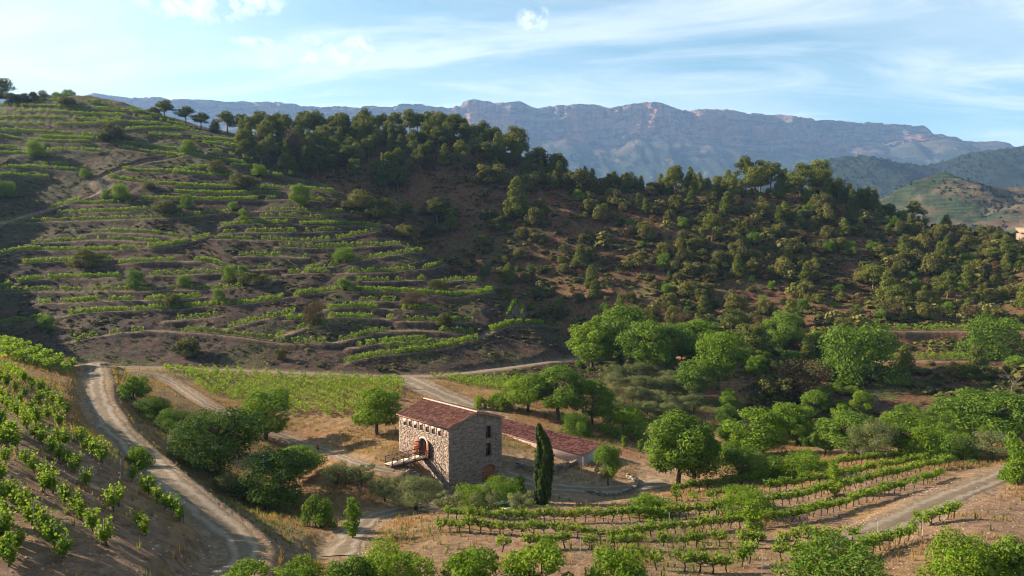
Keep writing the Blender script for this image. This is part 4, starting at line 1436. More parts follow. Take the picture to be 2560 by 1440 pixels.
aroof = new_obj('roof', Acc().add([(-.25, -.3, fh - .02), (AW + .25, -.3, bh + .06), (AW + .25, AL + .3, bh + .06), (-.25, AL + .3, fh - .02),
                                   (-.25, -.3, fh + .10), (AW + .25, -.3, bh + .18), (AW + .25, AL + .3, bh + .18), (-.25, AL + .3, fh + .10)], BOXF).mesh('roof', plain_mat('annex_eaves', (0.46, 0.29, 0.23), 0.9, 0.2, 3)), annex)
T = Acc()
tile_slope(T, (AW + .25, -.3, bh + .18), (-.3, -.3, fh + .09), (0, AL + .6, 0), 104, 11, 0.12)
ATILE = Mat('annex_tile', 0.85, 0.15)
isl = ATILE.geo.outputs['Random Per Island']
ATILE.color(ATILE.mix(ATILE.ramp(isl, 0.3, 0.7), (0.115, 0.042, 0.034), (0.29, 0.122, 0.088)))
new_obj('roof_tiles', T.mesh('roof_tiles', ATILE.m), aroof, kind='stuff')


# ------------------------------------------------------------------ dry-stone walls and rubble
DRYSTONE = plain_mat('dry_stone', (0.23, 0.18, 0.145), 0.95, 0.3, 5, 0.1, island=0.55, bump=0.5)
PALESTONE = plain_mat('pale_stone', (0.50, 0.43, 0.37), 0.95, 0.2, 5, 0.1, island=0.3, bump=0.4)


def rough_stone(acc, c, sx, sy, sz, rot):
    v = box_v(-sx, sx, -sy, sy, -sz, sz) * (0.78 + 0.3 * rng.random((8, 1)))
    v += rng.normal(size=(8, 3)) * np.array([sx, sy, sz]) * 0.12
    ca, sa = math.cos(rot), math.sin(rot)
    acc.add(np.stack([v[:, 0] * ca - v[:, 1] * sa + c[0], v[:, 0] * sa + v[:, 1] * ca + c[1], v[:, 2] + c[2]], 1), BOXF)


def stone_wall(name, label, pts, h, mat=DRYSTONE, s=0.24, thick=2, cat='wall'):
    P = resample([sight(*p) for p in pts], s * 1.5)
    o = thing(name, label, cat, tuple(P[0]))
    A = Acc()
    T = np.gradient(P[:, :2], axis=0)
    for k, p in enumerate(P):
        ang = math.atan2(T[k, 1], T[k, 0])
        z = float(height(p[0], p[1])) - 0.15
        hh = h * (0.75 + 0.4 * random.random())
        while z < p[2] + hh:
            sz = s * (0.25 + 0.25 * random.random())
            for q in range(thick):
                off = (q - (thick - 1) / 2) * s * 1.2
                rough_stone(A, (p[0] - math.sin(ang) * off + rng.normal() * .03 - P[0][0], p[1] + math.cos(ang) * off + rng.normal() * .03 - P[0][1], z + sz - P[0][2]),
                            s * (0.6 + 0.4 * random.random()), s * 0.6, sz, ang + rng.normal() * 0.12)
            z += sz * 1.7
    new_obj('stones', A.mesh('stones', mat), o, kind='stuff')
    return o


stone_wall('dry_stone_wall', 'low dry-stone retaining wall between the cypress and the annex', ((1292, 1168), (1330, 1178), (1372, 1182), (1410, 1172), (1445, 1160)), 0.75)
stone_wall('stone_edging', 'curved stone edging of the small planted island in the yard', ((1468, 1232), (1510, 1240), (1555, 1236), (1588, 1222), (1592, 1205), (1570, 1192)), 0.35)
stone_wall('rubble_heap', 'pale tumbled stones of a collapsed wall among the bushes by the red bank', ((1893, 975), (1910, 995), (1935, 1008), (1955, 1025)), 0.55, PALESTONE, 0.30, 4, 'rubble')
stone_wall('ruined_wall', 'small ruined stone hut wall on the scrub slope at right', ((2188, 684), (2205, 686), (2217, 692)), 1.7, DRYSTONE, 0.34, 2, 'ruin')
stone_wall('bank_wall', 'short stone footing under the bridge beside the lit house wall', ((1020, 1182), (1045, 1192), (1068, 1200)), 0.45)


# ------------------------------------------------------------------ trees and shrubs that can be told apart
ONES = 'zeroth first second third fourth fifth sixth seventh eighth ninth tenth eleventh twelfth thirteenth fourteenth fifteenth sixteenth seventeenth eighteenth nineteenth'.split()
TENS = ' ten twenty thirty forty fifty sixty seventy eighty ninety'.split(' ')


def ordinal(n):
    if n < 20:
        return ONES[n]
    t, r = divmod(n, 10)
    return TENS[t][:-1] + 'ieth' if r == 0 else TENS[t] + '-' + ONES[r]


RANKED = {}


def ranked(o, phrase):
    """remember o; in the end each gets its rank from the left among those of its phrase"""
    RANKED.setdefault(phrase, []).append(o)
    return o


def px_size(P):
    return math.hypot(P[0], P[1]) / FOC                # metres per survey pixel at that distance


def put(name, protos, u, v, wpx, hpx, nat, label, cat='tree', group=None, rotz=None):
    """stand a plant at (u, v) so that it shows about wpx by hpx; nat = the prototype's own width and height"""
    P = sight(u, v)
    m = px_size(P)
    sw, sh = wpx * m / nat[0], hpx * m / nat[1]
    if sw > 1.35:                                       # big specimens: the finer-leaved kinds
        for few, fine in ((BUSH, BUSH_L), (BUSHB, BUSHB_L), (BROWNB, BROWN_L), (OLIVE, OLIVE_L)):
            if protos[0] in few:
                protos = fine
    return place(name, random.choice(protos), P - np.array([0, 0, 0.05]), label, cat, group, rotz, (sw, sw, sh))


N_BROAD, N_BRIGHT, N_DARK, N_OAK, N_BUSH, N_OLIVE, N_PU, N_PC, N_YOUNG, N_DEAD = (6.6, 7.4), (6.3, 6.6), (8.4, 8.2), (4.9, 3.9), (4.6, 3.6), (4.2, 3.8), (7.4, 10.6), (5.2, 9.4), (2.2, 5.0), (4.0, 6.0)
# round the house
put('walnut_tree', BRIGHT[:1], 942, 1086, 142, 118, N_BRIGHT, 'round bright green tree standing alone left of the stone house')
put('spreading_tree', DARKT[:1], 548, 1188, 195, 178, N_DARK, 'big dark green tree between the gravel road and the farm track')
put('feathery_tree', BRIGHT[1:2], 665, 1098, 160, 120, N_BRIGHT, 'yellowish green tree rising behind the big dark tree')
put('leafy_tree', DARKT[1:], 692, 1272, 205, 140, N_DARK, 'broad dark green tree nearest the parked car, in front of the house yard')
put('sunlit_tree', BRIGHT[2:], 750, 1195, 130, 78, N_BRIGHT, 'yellow-green tree partly hiding the parked car')
place('cypress_tree', cypress(), sight(1356, 1260), 'tall dark cypress with bent tip beside the stone house', 'tree', None, 0.0, (0.98, 0.98, 0.95))
put('lone_tree', BROAD[:1], 1520, 1214, 72, 105, N_BROAD, 'small green tree on the stone-edged island in the yard')
put('fig_tree', BROAD[2:], 1695, 1218, 175, 185, N_BROAD, 'large pale leafy tree at the right end of the yard')
put('fig_tree', BROAD[1:2], 1735, 1212, 150, 165, N_BROAD, 'large shadowy green tree just right of the pale leafy tree by the yard')
for i, (u, v, w, h, lab) in enumerate((
        (845, 1212, 85, 58, 'dusky olive tree in the house shadow, the left one by the lower track'), (905, 1215, 85, 58, 'dusky olive tree in the house shadow, nearest the footbridge'),
        (962, 1254, 85, 66, 'grey-green olive tree with a clear dark trunk below the footbridge'), (1040, 1276, 140, 88, 'widest grey-green olive tree in front of the lit house wall'),
        (1120, 1285, 90, 62, 'low olive tree at the near corner of the house'), (1215, 1290, 95, 75, 'olive tree just left of the white garden table'),
        (1305, 1285, 80, 62, 'small olive tree between the white table and the cypress'))):
    put('olive_tree', OLIVE, u, v, w, h, N_OLIVE, lab, 'olive tree', 'olive trees in front of the house')
put('young_tree', YOUNG[:1], 1303, 1245, 40, 62, N_YOUNG, 'slim young tree rising between the house and the cypress')
put('quince_bush', BUSHB[:1], 1190, 1268, 110, 78, N_BUSH, 'bright leafy bush under the brown arched door, its left half', 'bush')
put('quince_bush', BUSHB[1:2], 1255, 1262, 110, 80, N_BUSH, 'bright leafy bush behind the white garden table', 'bush')
for u, v, w, h, pr, nat, lab in (
        (800, 1318, 95, 95, BUSH, N_BUSH, 'green bush at the edge of the lower track, left of the slim sapling'),
        (882, 1345, 62, 105, YOUNG, N_YOUNG, 'slim pale green sapling standing over the lower track'),
        (332, 1000, 78, 62, BUSH, N_BUSH, 'round dark bush beside the gravel road near the junction'),
        (385, 1040, 90, 48, BUSH, N_BUSH, 'low hedge bush along the gravel road, the upper of the two'),
        (428, 1078, 90, 55, BUSH, N_BUSH, 'low hedge bush along the gravel road next to the big dark tree'),
        (346, 1172, 58, 58, BUSHB, N_BUSH, 'feathery bright shrub on the edge of the gravel road'),
        (560, 1235, 60, 50, OLIVE, N_OLIVE, 'grey-green shrub below the big dark tree'),
        (1880, 1352, 80, 112, YOUNG, (2.6, 5.0), 'airy bright sapling standing among the near vine rows'),
        (2086, 1238, 62, 82, YOUNG, (2.6, 5.0), 'airy bright sapling in the upper vine rows'),
        (1868, 1285, 140, 70, BUSHB, N_BUSH, 'sprawling bright bush in the middle of the vine rows'),
        (1625, 1292, 130, 62, BUSHB, N_BUSH, 'sprawling green bush where the vine rows meet the yard'),
        (1200, 1022, 34, 42, BUSHB, N_BUSH, 'small bright shrub at the edge of the bare drive')):
    put('shrub' if 'shrub' in lab or 'bush' in lab else 'sapling', pr, u, v, w, h, nat, lab, 'shrub' if 'sapling' not in lab else 'sapling')
# leafy bushes along the bottom of the picture
for u, v, w, h, pr, lab in (
        (985, 1470, 215, 130, BUSHB, 'large leafy bush at the bottom edge left of the centre'), (1180, 1470, 165, 120, BUSHB, 'leafy bush at the bottom edge, second from the gravel road'),
        (1345, 1475, 200, 135, BUSHB, 'large leafy bush at the bottom edge right of the centre'), (1555, 1475, 175, 125, BUSHB, 'leafy bush at the bottom edge before the open vine rows'),
        (2095, 1480, 260, 125, BUSH, 'wide green bush at the bottom edge among the right vines'), (2410, 1475, 190, 130, BUSHB, 'tall bright bush at the lower right, left of the corner one'),
        (2545, 1470, 160, 125, BUSH, 'green bush filling the lower right corner'), (620, 1462, 130, 60, BUSHB, 'low leafy bush at the bottom edge on the gravel road bend'),
        (745, 1462, 140, 65, BUSHB, 'low leafy bush at the bottom edge right of the road bend'), (2552, 1210, 80, 110, BUSHB, 'bright bush at the right edge above the stony track'),
        (880, 1480, 150, 95, BUSH, 'green bush at the bottom edge beside the dry grass slope')):
    put('leafy_bush', pr, u, v, w, h, N_BUSH, lab, 'bush')
# stream-side trees, told apart by what they stand beside
for u, v, w, h, pr, nat, lab in (
        (1480, 925, 135, 120, BRIGHT, N_BRIGHT, 'light green tree where the valley road ends at the stream wood'), (1555, 915, 150, 150, BROAD, N_BROAD, 'tall rounded green tree in the stream wood'),
        (1625, 935, 130, 130, BROAD, N_BROAD, 'ivy-dark tree in the stream wood above the olive grove'), (1530, 870, 120, 95, BRIGHT, N_BRIGHT, 'light crown rising behind the stream wood'),
        (1680, 905, 120, 95, BROAD, N_BROAD, 'green tree right of the ivy-dark tree'), (1745, 875, 120, 75, BRIGHT, N_BRIGHT, 'light green tree at the foot of the scrub hill'),
        (1795, 975, 125, 150, BRIGHT, N_BRIGHT, 'tall bright tree left of the leaning pine'), (1745, 990, 110, 90, BROAD, N_BROAD, 'green tree at the top of the olive grove'),
        (1955, 880, 100, 95, BROAD, N_BROAD, 'rounded tree right of the leaning pine'), (2140, 955, 175, 150, BUSH, N_BUSH, 'big rounded green tree below the upper vine terrace'),
        (2000, 1005, 165, 120, BROWNB, N_BUSH, 'brownish oak left of the big rounded green tree'), (1930, 1010, 110, 80, OAK, N_OAK, 'olive brown shrub beside the pale rubble'),
        (2482, 895, 120, 100, BUSH, N_BUSH, 'rounded green tree at the right end of the upper vine terrace'), (1395, 1050, 150, 135, BROAD, N_BROAD, 'dark green tree behind the annex roof'),
        (1320, 1030, 125, 100, BRIGHT, N_BRIGHT, 'light green tree left of the dark tree behind the annex'), (1480, 1062, 110, 115, BROAD, N_BROAD, 'green tree with the bare tree in front of it'),
        (1560, 1090, 130, 90, BUSHB, N_BUSH, 'bright bush beyond the end of the annex'), (1250, 1022, 70, 55, BUSHB, N_BUSH, 'bright shrub beside the drive behind the roof ridge'),
        (1905, 1135, 161, 104, BRIGHT, N_BRIGHT, 'bright green tree at the left end of the tree belt above the vines'), (1970, 1100, 128, 88, BRIGHT, N_BRIGHT, 'bright green tree below the red bank'),
        (1850, 1185, 119, 76, BUSH, N_BUSH, 'green bush between the yard tree and the tree belt'), (1930, 1200, 110, 68, BUSH, N_BUSH, 'rounded bush at the foot of the tree belt, left part'),
        (2010, 1195, 110, 72, BUSHB, N_BUSH, 'lighter bush at the foot of the tree belt, middle part'), (2120, 1140, 138, 104, BROAD, N_BROAD, 'rounded green tree in the middle of the tree belt'),
        (2185, 1150, 110, 92, OLIVE, N_OLIVE, 'greyish tree in the middle of the tree belt'), (2250, 1140, 138, 100, BROAD, N_BROAD, 'green tree right of the greyish one in the belt'),
        (2320, 1145, 110, 84, BUSHB, N_BUSH, 'light bush in the tree belt before the dead branches'), (2430, 1095, 142, 104, BROAD, N_BROAD, 'blue-green tree at the right of the tree belt'),
        (2510, 1105, 138, 104, BROAD, N_BROAD, 'tree at the right edge of the tree belt'), (2390, 1150, 110, 64, BUSH, N_BUSH, 'low bush at the right end of the tree belt'),
        (2480, 1150, 119, 60, OLIVE, N_OLIVE, 'pale grey bush near the right edge above the track'), (1440, 1085, 90, 60, BUSH, N_BUSH, 'low bush behind the annex roof')):
    put('stream_tree', pr, u, v, w, h, nat, lab)
put('leaning_pine', PINE_U[:1], 1880, 918, 105, 112, N_PU, 'flat-topped pine with bare slanting trunk in the stream wood', 'pine')
for u, v, w, h, lab in ((1462, 1062, 90, 110, 'bare grey tree behind the annex'), (2192, 1015, 60, 50, 'leafless grey shrub on the bank at right'), (2532, 985, 50, 60, 'pale dead trunk on the bank at the right edge'),
                        (2150, 1150, 80, 55, 'grey dead branches in the tree belt'), (1240 + 480, 985, 60, 70, 'thin bare tree at the top of the olive grove')):
    put('bare_tree', DEAD, u, v, w, h, N_DEAD, lab, 'bare tree')
for k in range(26):                                     # olive grove on the slope right of the annex
    u, v = 1545 + (k % 7) * 33 + random.uniform(-9, 9), 945 + (k // 7) * 30 + random.uniform(-7, 7) + (k % 7) * 4
    ranked(put('olive_tree', OLIVE, u, v, 62, 44, N_OLIVE, '', 'olive tree', 'olive grove'), 'small grey olive tree {} from the left in the ' + ordinal(1 + k // 7) + ' row of the grove')
for u, v in ((1408, 1062), (1470, 1085), (1515, 1092), (1600, 1130), (1560, 1120)):
    ranked(put('staked_sapling', YOUNG, u, v, 22, 34, N_YOUNG, '', 'sapling', 'saplings behind the annex'), 'small sapling {} from the left on the dry patch behind the annex')

# single trees on the terraced hill
for u, v, w, h, pr, nat, lab in (
        (282, 352, 62, 42, OAK, N_OAK, 'dark round shrub high on the terraces'), (470, 382, 42, 34, BUSHB, N_BUSH, 'bright shrub just above the hill track end'), (88, 392, 44, 38, BUSHB, N_BUSH, 'bright shrub at the left edge of the upper terraces'),
        (302, 502, 48, 42, BUSHB, N_BUSH, 'bright green tree beside the bend of the hill track'), (268, 496, 24, 24, BUSHB, N_BUSH, 'small shrub in the bend of the hill track'), (466, 522, 34, 38, BUSH, N_BUSH, 'green shrub on the terrace below the hill track'),
        (12, 492, 44, 38, BUSH, N_BUSH, 'green shrub at the left edge below the hill track'), (415, 535, 60, 34, OAK, N_OAK, 'dark spreading shrub under the hill track terraces'), (220, 668, 66, 44, OAK, N_OAK, 'dark oak shrub on the shaded terrace bank'),
        (540, 432, 40, 34, OAK, N_OAK, 'dark round shrub on the terrace nose below the pines'), (610, 470, 66, 36, OAK, N_OAK, 'dark wide shrub in the middle of the upper terraces'), (752, 525, 52, 62, BRIGHT, N_BRIGHT, 'light green tree on the terraces above the ravine'),
        (608, 552, 28, 32, BUSHB, N_BUSH, 'small yellow-green tree on a middle terrace'), (584, 524, 28, 22, BUSHB, N_BUSH, 'small round shrub above the yellow-green tree'), (858, 652, 62, 40, BUSHB, N_BUSH, 'bright rounded shrub at the bend of the lit terraces'),
        (340, 718, 38, 44, BUSH, N_BUSH, 'green shrub in the shaded terraces'), (460, 715, 34, 30, BUSHB, N_BUSH, 'light shrub on the shaded terrace, right of the green one'), (576, 702, 34, 42, BUSHB, N_BUSH, 'light feathery tree at the terrace fold'),
        (605, 690, 30, 30, BUSHB, N_BUSH, 'pale shrub beside the feathery tree'), (548, 758, 32, 40, BUSHB, N_BUSH, 'light sapling bush below the terrace fold'), (435, 772, 42, 40, OAK, N_OAK, 'black-green shrub in the deepest terrace shade'),
        (406, 770, 24, 26, BUSH, N_BUSH, 'small green shrub next to the black-green one'), (788, 808, 58, 62, BROWNB, N_BUSH, 'rounded brownish tree on the lower terraces'), (858, 722, 38, 30, BUSHB, N_BUSH, 'light shrub above the brownish tree'),
        (1030, 765, 54, 44, BROWNB, N_BUSH, 'brownish bush on the lower terrace nose'), (1095, 728, 48, 34, OAK, N_OAK, 'olive shrub beside the small looping terrace'), (116, 825, 36, 34, BUSH, N_BUSH, 'dim green shrub low in the hill shade'),
        (465, 890, 62, 46, OAK, N_OAK, 'black shrub above the valley road'), (700, 900, 30, 34, OAK, N_OAK, 'grey shrub above the valley road, right of the black one'), (1110, 812, 44, 34, OAK, N_OAK, 'dark shrub on the lowest terrace bank'),
        (215, 445, 30, 24, BUSHB, N_BUSH, 'bright shrub above the bend of the hill track'), (640, 712, 70, 34, OAK, N_OAK, 'dark thicket in the fold of the terraces'), (170, 265, 40, 22, OAK, N_OAK, 'dark shrub on the hill crest'),
        (1015, 590, 50, 34, OAK, N_OAK, 'dark shrub at the ravine edge of the terraces'), (650, 440, 38, 34, BUSHB, N_BUSH, 'green shrub at the right end of the upper terraces'), (900, 520, 80, 50, OAK, N_OAK, 'dark thicket where terraces meet the scrub hill'),
        (950, 545, 70, 55, OAK, N_OAK, 'dark holm oak in the head of the ravine'), (375, 475, 30, 20, OAK, N_OAK, 'small dark shrub on the terrace by the track')):
    put('terrace_shrub', pr, u, v, w, h, nat, lab, 'shrub')


def at_ground(u, Y):
    x = (u - 1280) / FOC * Y
    return np.array([x, Y, float(height(x, Y))])


# skyline pines
for u, Y, w, h, pr, nat, lab in (
        (14, 402, 56, 66, PINE_U, N_PU, 'lone tall pine on the skyline at the far left'), (110, 404, 44, 30, OAK, N_OAK, 'rounded dark tree on the hill crest left of the summit'), (62, 403, 52, 32, OAK, N_OAK, 'spreading dark tree near the far-left skyline pine'),
        (160, 410, 30, 20, BUSHB, N_BUSH, 'small pale bush on the hill summit'), (185, 410, 30, 20, BUSHB, N_BUSH, 'pale bush on the summit, right of the other'), (420, 398, 46, 42, PINE_U, N_PU, 'umbrella pine on the falling ridge, first of its group'),
        (472, 396, 46, 44, PINE_U, N_PU, 'umbrella pine on the falling ridge beside the first'), (510, 392, 44, 40, PINE_U, N_PU, 'low pine right of the two ridge umbrella pines'), (576, 388, 52, 56, PINE_U, N_PU, 'pine standing alone just left of the hilltop wood'),
        (545, 388, 30, 34, PINE_C, N_PC, 'thin pine left of the pine by the wood'), (395, 400, 36, 18, OAK, N_OAK, 'low shrub on the ridge left of the umbrella pines')):
    P = at_ground(u, Y)
    m = px_size(P)
    sw, sh = w * m / nat[0], h * m / nat[1]
    place('skyline_pine' if pr in (PINE_U, PINE_C) else 'skyline_shrub', random.choice(pr), P - np.array([0, 0, .3]), lab, 'pine' if pr in (PINE_U, PINE_C) else 'shrub', None, None, (sw, sw, sh))

# ------------------------------------------------------------------ hilltop pine wood
random.seed(21)
taken = []


def spaced(x, y, d):
    if any((x - a) ** 2 + (y - b) ** 2 < d * d for a, b in taken):
        return False
    taken.append((x, y))
    return True


n_wood = 0
tries = 0
while n_wood < 135 and tries < 6000:
    tries += 1
    u, Y = random.uniform(605, 1310), random.uniform(334, 408)
    front = np.interp(u, [610, 720, 800, 900, 1000, 1150, 1250, 1320], [337, 338, 343, 347, 351, 353, 357, 365])
    if Y < front or not spaced((u - 1280) / FOC * Y, Y, 5.0):
        continue
    P = at_ground(u, Y)
    conif = random.random() < 0.28
    s = random.uniform(1.05, 1.5) if Y > front + 8 else random.uniform(0.8, 1.25)
    rank_ = 'front' if Y < front + 9 else 'second' if Y < front + 20 else 'third' if Y < front + 33 else 'hindmost'
    ranked(place('wood_pine', random.choice(PINE_C if conif else PINE_U), P - np.array([0, 0, .3]), '', 'pine', 'pines of the hilltop wood', None, (s, s, s * random.uniform(0.85, 1.1))),
           'pine, {} from the left in the ' + rank_ + ' rank of the hilltop wood')
    n_wood += 1
for u, v, w, h, pr, nat, lab in (
        (968, 470, 76, 92, PINE_C, N_PC, 'sunlit pine standing forward of the hilltop wood'), (995, 478, 60, 60, PINE_U, N_PU, 'bushy pine right of the sunlit forward pine'), (1292, 545, 66, 108, PINE_C, N_PC, 'tall pointed pale pine in the middle of the scrub slope'),
        (1095, 565, 84, 72, PINE_U, N_PU, 'wide rounded pine on the bare red slope'), (1128, 580, 50, 60, PINE_C, N_PC, 'dark narrow pine right of the wide rounded pine'), (1445, 482, 84, 66, OAK, N_OAK, 'large domed oak on the ridge between the woods'),
        (1225, 458, 96, 56, OAK, N_OAK, 'broad dark oak below the hilltop wood'), (1330, 478, 60, 52, OAK, N_OAK, 'brown-green oak left of the ridge oak'), (1395, 442, 50, 60, PINE_U, N_PU, 'dark pine at the right foot of the hilltop wood'),
        (1345, 428, 64, 60, PINE_U, N_PU, 'rounded dark pine on the shoulder of the hilltop wood'), (1285, 395, 72, 82, PINE_U, N_PU, 'tall dark pine at the right end of the hilltop wood'), (1245, 410, 46, 82, PINE_C, N_PC, 'pale pine at the right edge of the hilltop wood'),
        (735, 405, 56, 90, BROWNB, N_BUSH, 'tall rusty brown pine at the left front of the wood'), (1070, 425, 36, 34, BROWNB, N_BUSH, 'rusty shrub in front of the hilltop wood')):
    put('hill_pine' if 'pine' in lab else 'hill_oak', pr, u, v, w, h, nat, lab, 'pine' if 'pine' in lab else 'shrub')
# pines along the right ridge
n_r = 0
for k in range(400):
    u, Y = random.uniform(1640, 2190), random.uniform(352, 384)
    if n_r >= 42:
        break
    if not spaced((u - 1280) / FOC * Y, Y, 5.2):
        continue
    P = at_ground(u, Y)
    s = random.uniform(0.8, 1.25) * (1.6 if 1850 < u < 2080 else 1.2)
    ranked(place('ridge_pine', random.choice(PINE_C if random.random() < .65 else PINE_U), P - np.array([0, 0, .3]), '', 'pine', 'pines along the right ridge', None, (s, s, s * random.uniform(.85, 1.1))),
           'pine, {} from the left in the belt along the ridge above the scrub')
    n_r += 1

n_s = 0
for k in range(400):                                    # the ridge between the two woods
    u, Y = random.uniform(1310, 1660), random.uniform(348, 372)
    if n_s >= 26:
        break
    if not spaced((u - 1280) / FOC * Y, Y, 4.6):
        continue
    P = at_ground(u, Y)
    s = random.uniform(0.9, 1.4) * np.interp(u, [1310, 1450, 1660], [1.25, 1.0, 0.9])
    oak = random.random() < 0.5
    ranked(place('saddle_oak' if oak else 'saddle_pine', random.choice(OAK if oak else PINE_C), P - np.array([0, 0, .3]), '', 'shrub' if oak else 'pine', 'trees on the ridge between the woods', None, (s * (1.5 if oak else .9),) * 3),
           ('domed oak' if oak else 'pine') + ', {} of its kind from the left on the ridge between the two woods')
    n_s += 1

# ------------------------------------------------------------------ scrub trees and shrubs over the middle hill
random.seed(5)
hill_spots = []
for k in range(40000):
    u, v = random.uniform(1000, 2620), random.uniform(430, 1010)
    # which part of the slope: density rises to the right and along the stream
    lim = np.interp(u, [1000, 1150, 1300, 1450, 1600, 2560], [560, 660, 790, 900, 900, 960])
    if v > lim or (v < 520 and u < 1330):
        continue
    if 1700 < u and v > 905 and not (u > 2150 and 930 < v < 1000):
        continue
    if u > 2200 and 800 < v < 910:
        continue
    dens = np.interp(u, [1000, 1250, 1500, 1800, 2200, 2560], [0.22, 0.34, 0.48, 0.70, 0.92, 1.0])
    if random.random() > dens:
        continue
    P = sight(u, v)
    if P[1] < 150 or float(fbm(P[0] / 22, P[1] / 22, 61, 3)) + random.uniform(-.4, .4) < -0.04 + 0.18 * (1 - dens):
        continue
    if not spaced(P[0], P[1], np.interp(u, [1000, 1500, 2560], [6.6, 4.6, 3.6])):
        continue
    hill_spots.append((P, u, v))
    if len(hill_spots) >= 700:
        break
def band(v):
    for lim, nm in ((500, 'just under the ridge'), (560, 'level with the pointed pale pine'), (620, 'on the upper middle slope'), (690, 'level with the ruined wall'),
                    (760, 'on the lower middle slope'), (830, 'near the foot of the slope')):
        if v < lim:
            return nm
    return 'right above the stream wood'


n_oak, rest = 0, []
for P, u, v in hill_spots:
    q = random.random()
    pine_p = np.interp(u, [1000, 1700, 2100, 2560], [0.06, 0.10, 0.18, 0.24])
    s = 0.6 + 1.6 * random.random() ** 1.5
    if v > 700:
        s *= 0.85
    bn = band(v)
    if q < pine_p:
        s = 0.55 + 1.0 * random.random() ** 1.3
        ranked(place('slope_pine', random.choice(PINE_C if random.random() < .8 else PINE_U), P - np.array([0, 0, .8]), '', 'pine', 'pines scattered on the scrub slope', None, (s, s, s * random.uniform(.7, 1.0))),
               'pine {} from the left among those ' + bn)
    elif q < pine_p + 0.10:
        ranked(place('bright_shrub', random.choice(BUSHB if random.random() < .5 else BUSH), P - np.array([0, 0, .1]), '', 'shrub', 'fresh green shrubs on the scrub slope', None, (s * .7, s * .7, s * .85)),
               'fresh green shrub {} from the left among those ' + bn)
    elif q < pine_p + 0.17:
        ranked(place('brown_shrub', random.choice(BROWNB), P - np.array([0, 0, .1]), '', 'shrub', 'brown shrubs on the scrub slope', None, (s * .85, s * .85, s * .8)),
               'brownish dry shrub {} from the left among those ' + bn)
    elif n_oak < 300:
        ranked(place('scrub_oak', random.choice(OAK), P - np.array([0, 0, .1]), '', 'shrub', 'evergreen shrubs of the scrub slope', None, (s, s, s * random.uniform(.8, 1.25))),
               'olive-green evergreen shrub {} from the left among those ' + bn)
        n_oak += 1
    else:
        rest.append((P, s))
random.seed(9)
for k in range(170):                                     # infill of the stream wood and tree belt
    zone = random.random()
    if zone < 0.45:
        u, v = random.uniform(1780, 2560), random.uniform(1020, 1150)
        if v > np.interp(u, [1780, 2100, 2560], [1175, 1150, 1110]):
            continue
    elif zone < 0.75:
        u, v = random.uniform(1440, 1800), random.uniform(850, 930)
    else:
        u, v = random.uniform(1880, 2160), random.uniform(860, 1000)
    P = sight(u, v)
    s = random.uniform(0.4, 0.95)
    ranked(place('thicket_tree', random.choice(random.choice((BROAD, BUSH, BUSHB, BUSHB, OAK, BRIGHT, BRIGHT))), P - np.array([0, 0, .1]), '', 'tree', 'thicket trees along the stream', None, (s, s, s)),
           'small leafy tree {} from the left in the ' + ('tree belt above the vines' if zone < .45 else 'stream wood' if zone < .75 else 'thicket right of the leaning pine'))


# ------------------------------------------------------------------ vines: rows one can walk along
random.seed(31)
ROWS_R = [
    ('nearest the yard', ((1100, 1297), (1205, 1307), (1284, 1309), (1355, 1307), (1430, 1307), (1497, 1305), (1572, 1301), (1704, 1297), (1770, 1292), (1834, 1280), (1928, 1268), (1982, 1262), (2053, 1242), (2103, 1232), (2153, 1217), (2237, 1197), (2325, 1175), (2372, 1168))),
    ('second from the yard', ((1100, 1331), (1182, 1334), (1261, 1339), (1385, 1343), (1475, 1350), (1565, 1354), (1727, 1333), (1797, 1326), (1834, 1322), (1928, 1312), (1989, 1304), (2066, 1286), (2117, 1272), (2184, 1252), (2254, 1229), (2295, 1218), (2350, 1198))),
    ('under the tree belt', ((1690, 1237), (1740, 1228), (1831, 1218), (1878, 1212), (1945, 1202), (2002, 1194), (2053, 1178), (2150, 1160), (2250, 1150))),
    ('just above the sprawling bush', ((1690, 1257), (1750, 1255), (1800, 1249), (1890, 1236), (1990, 1222), (2050, 1212), (2110, 1200), (2170, 1186), (2240, 1172), (2310, 1158))),
    ('with many gaps', ((1257, 1380), (1434, 1372), (1600, 1376), (1781, 1366), (1875, 1370), (1962, 1367), (2090, 1359), (2133, 1353))),
    ('beside the stony track at right', ((2284, 1332), (2308, 1322), (2358, 1303), (2385, 1296))),
    ('above the corner bushes', ((2120, 1405), (2200, 1378), (2270, 1352))),
    ('closest to the bottom edge', ((1640, 1425), (1757, 1433), (1817, 1431), (1880, 1408), (1955, 1401), (2050, 1396))),
]
SKIP = {4: 0.35, 7: 0.3, 6: 0.2, 1: 0.06, 0: 0.04}
n_vines = 0
for i, (where, pts) in enumerate(ROWS_R):
    P = resample([sight(*p) for p in pts], 1.18)
    T = np.gradient(P[:, :2], axis=0)
    for k, p in enumerate(P):
        if random.random() < SKIP.get(i, 0.05):
            continue
        s = random.uniform(0.98, 1.28)
        ranked(place('grapevine', random.choice(VINE_A), (p[0], p[1], float(height(p[0], p[1]))), '', 'grapevine', 'vines in the row ' + where,
              math.atan2(T[k, 1], T[k, 0]) + random.uniform(-.15, .15) + math.pi * random.randint(0, 1), (s * 1.05, s * 1.1, s * random.uniform(.92, 1.15))), 'old grapevine {} from the left in the row ' + where)
        n_vines += 1
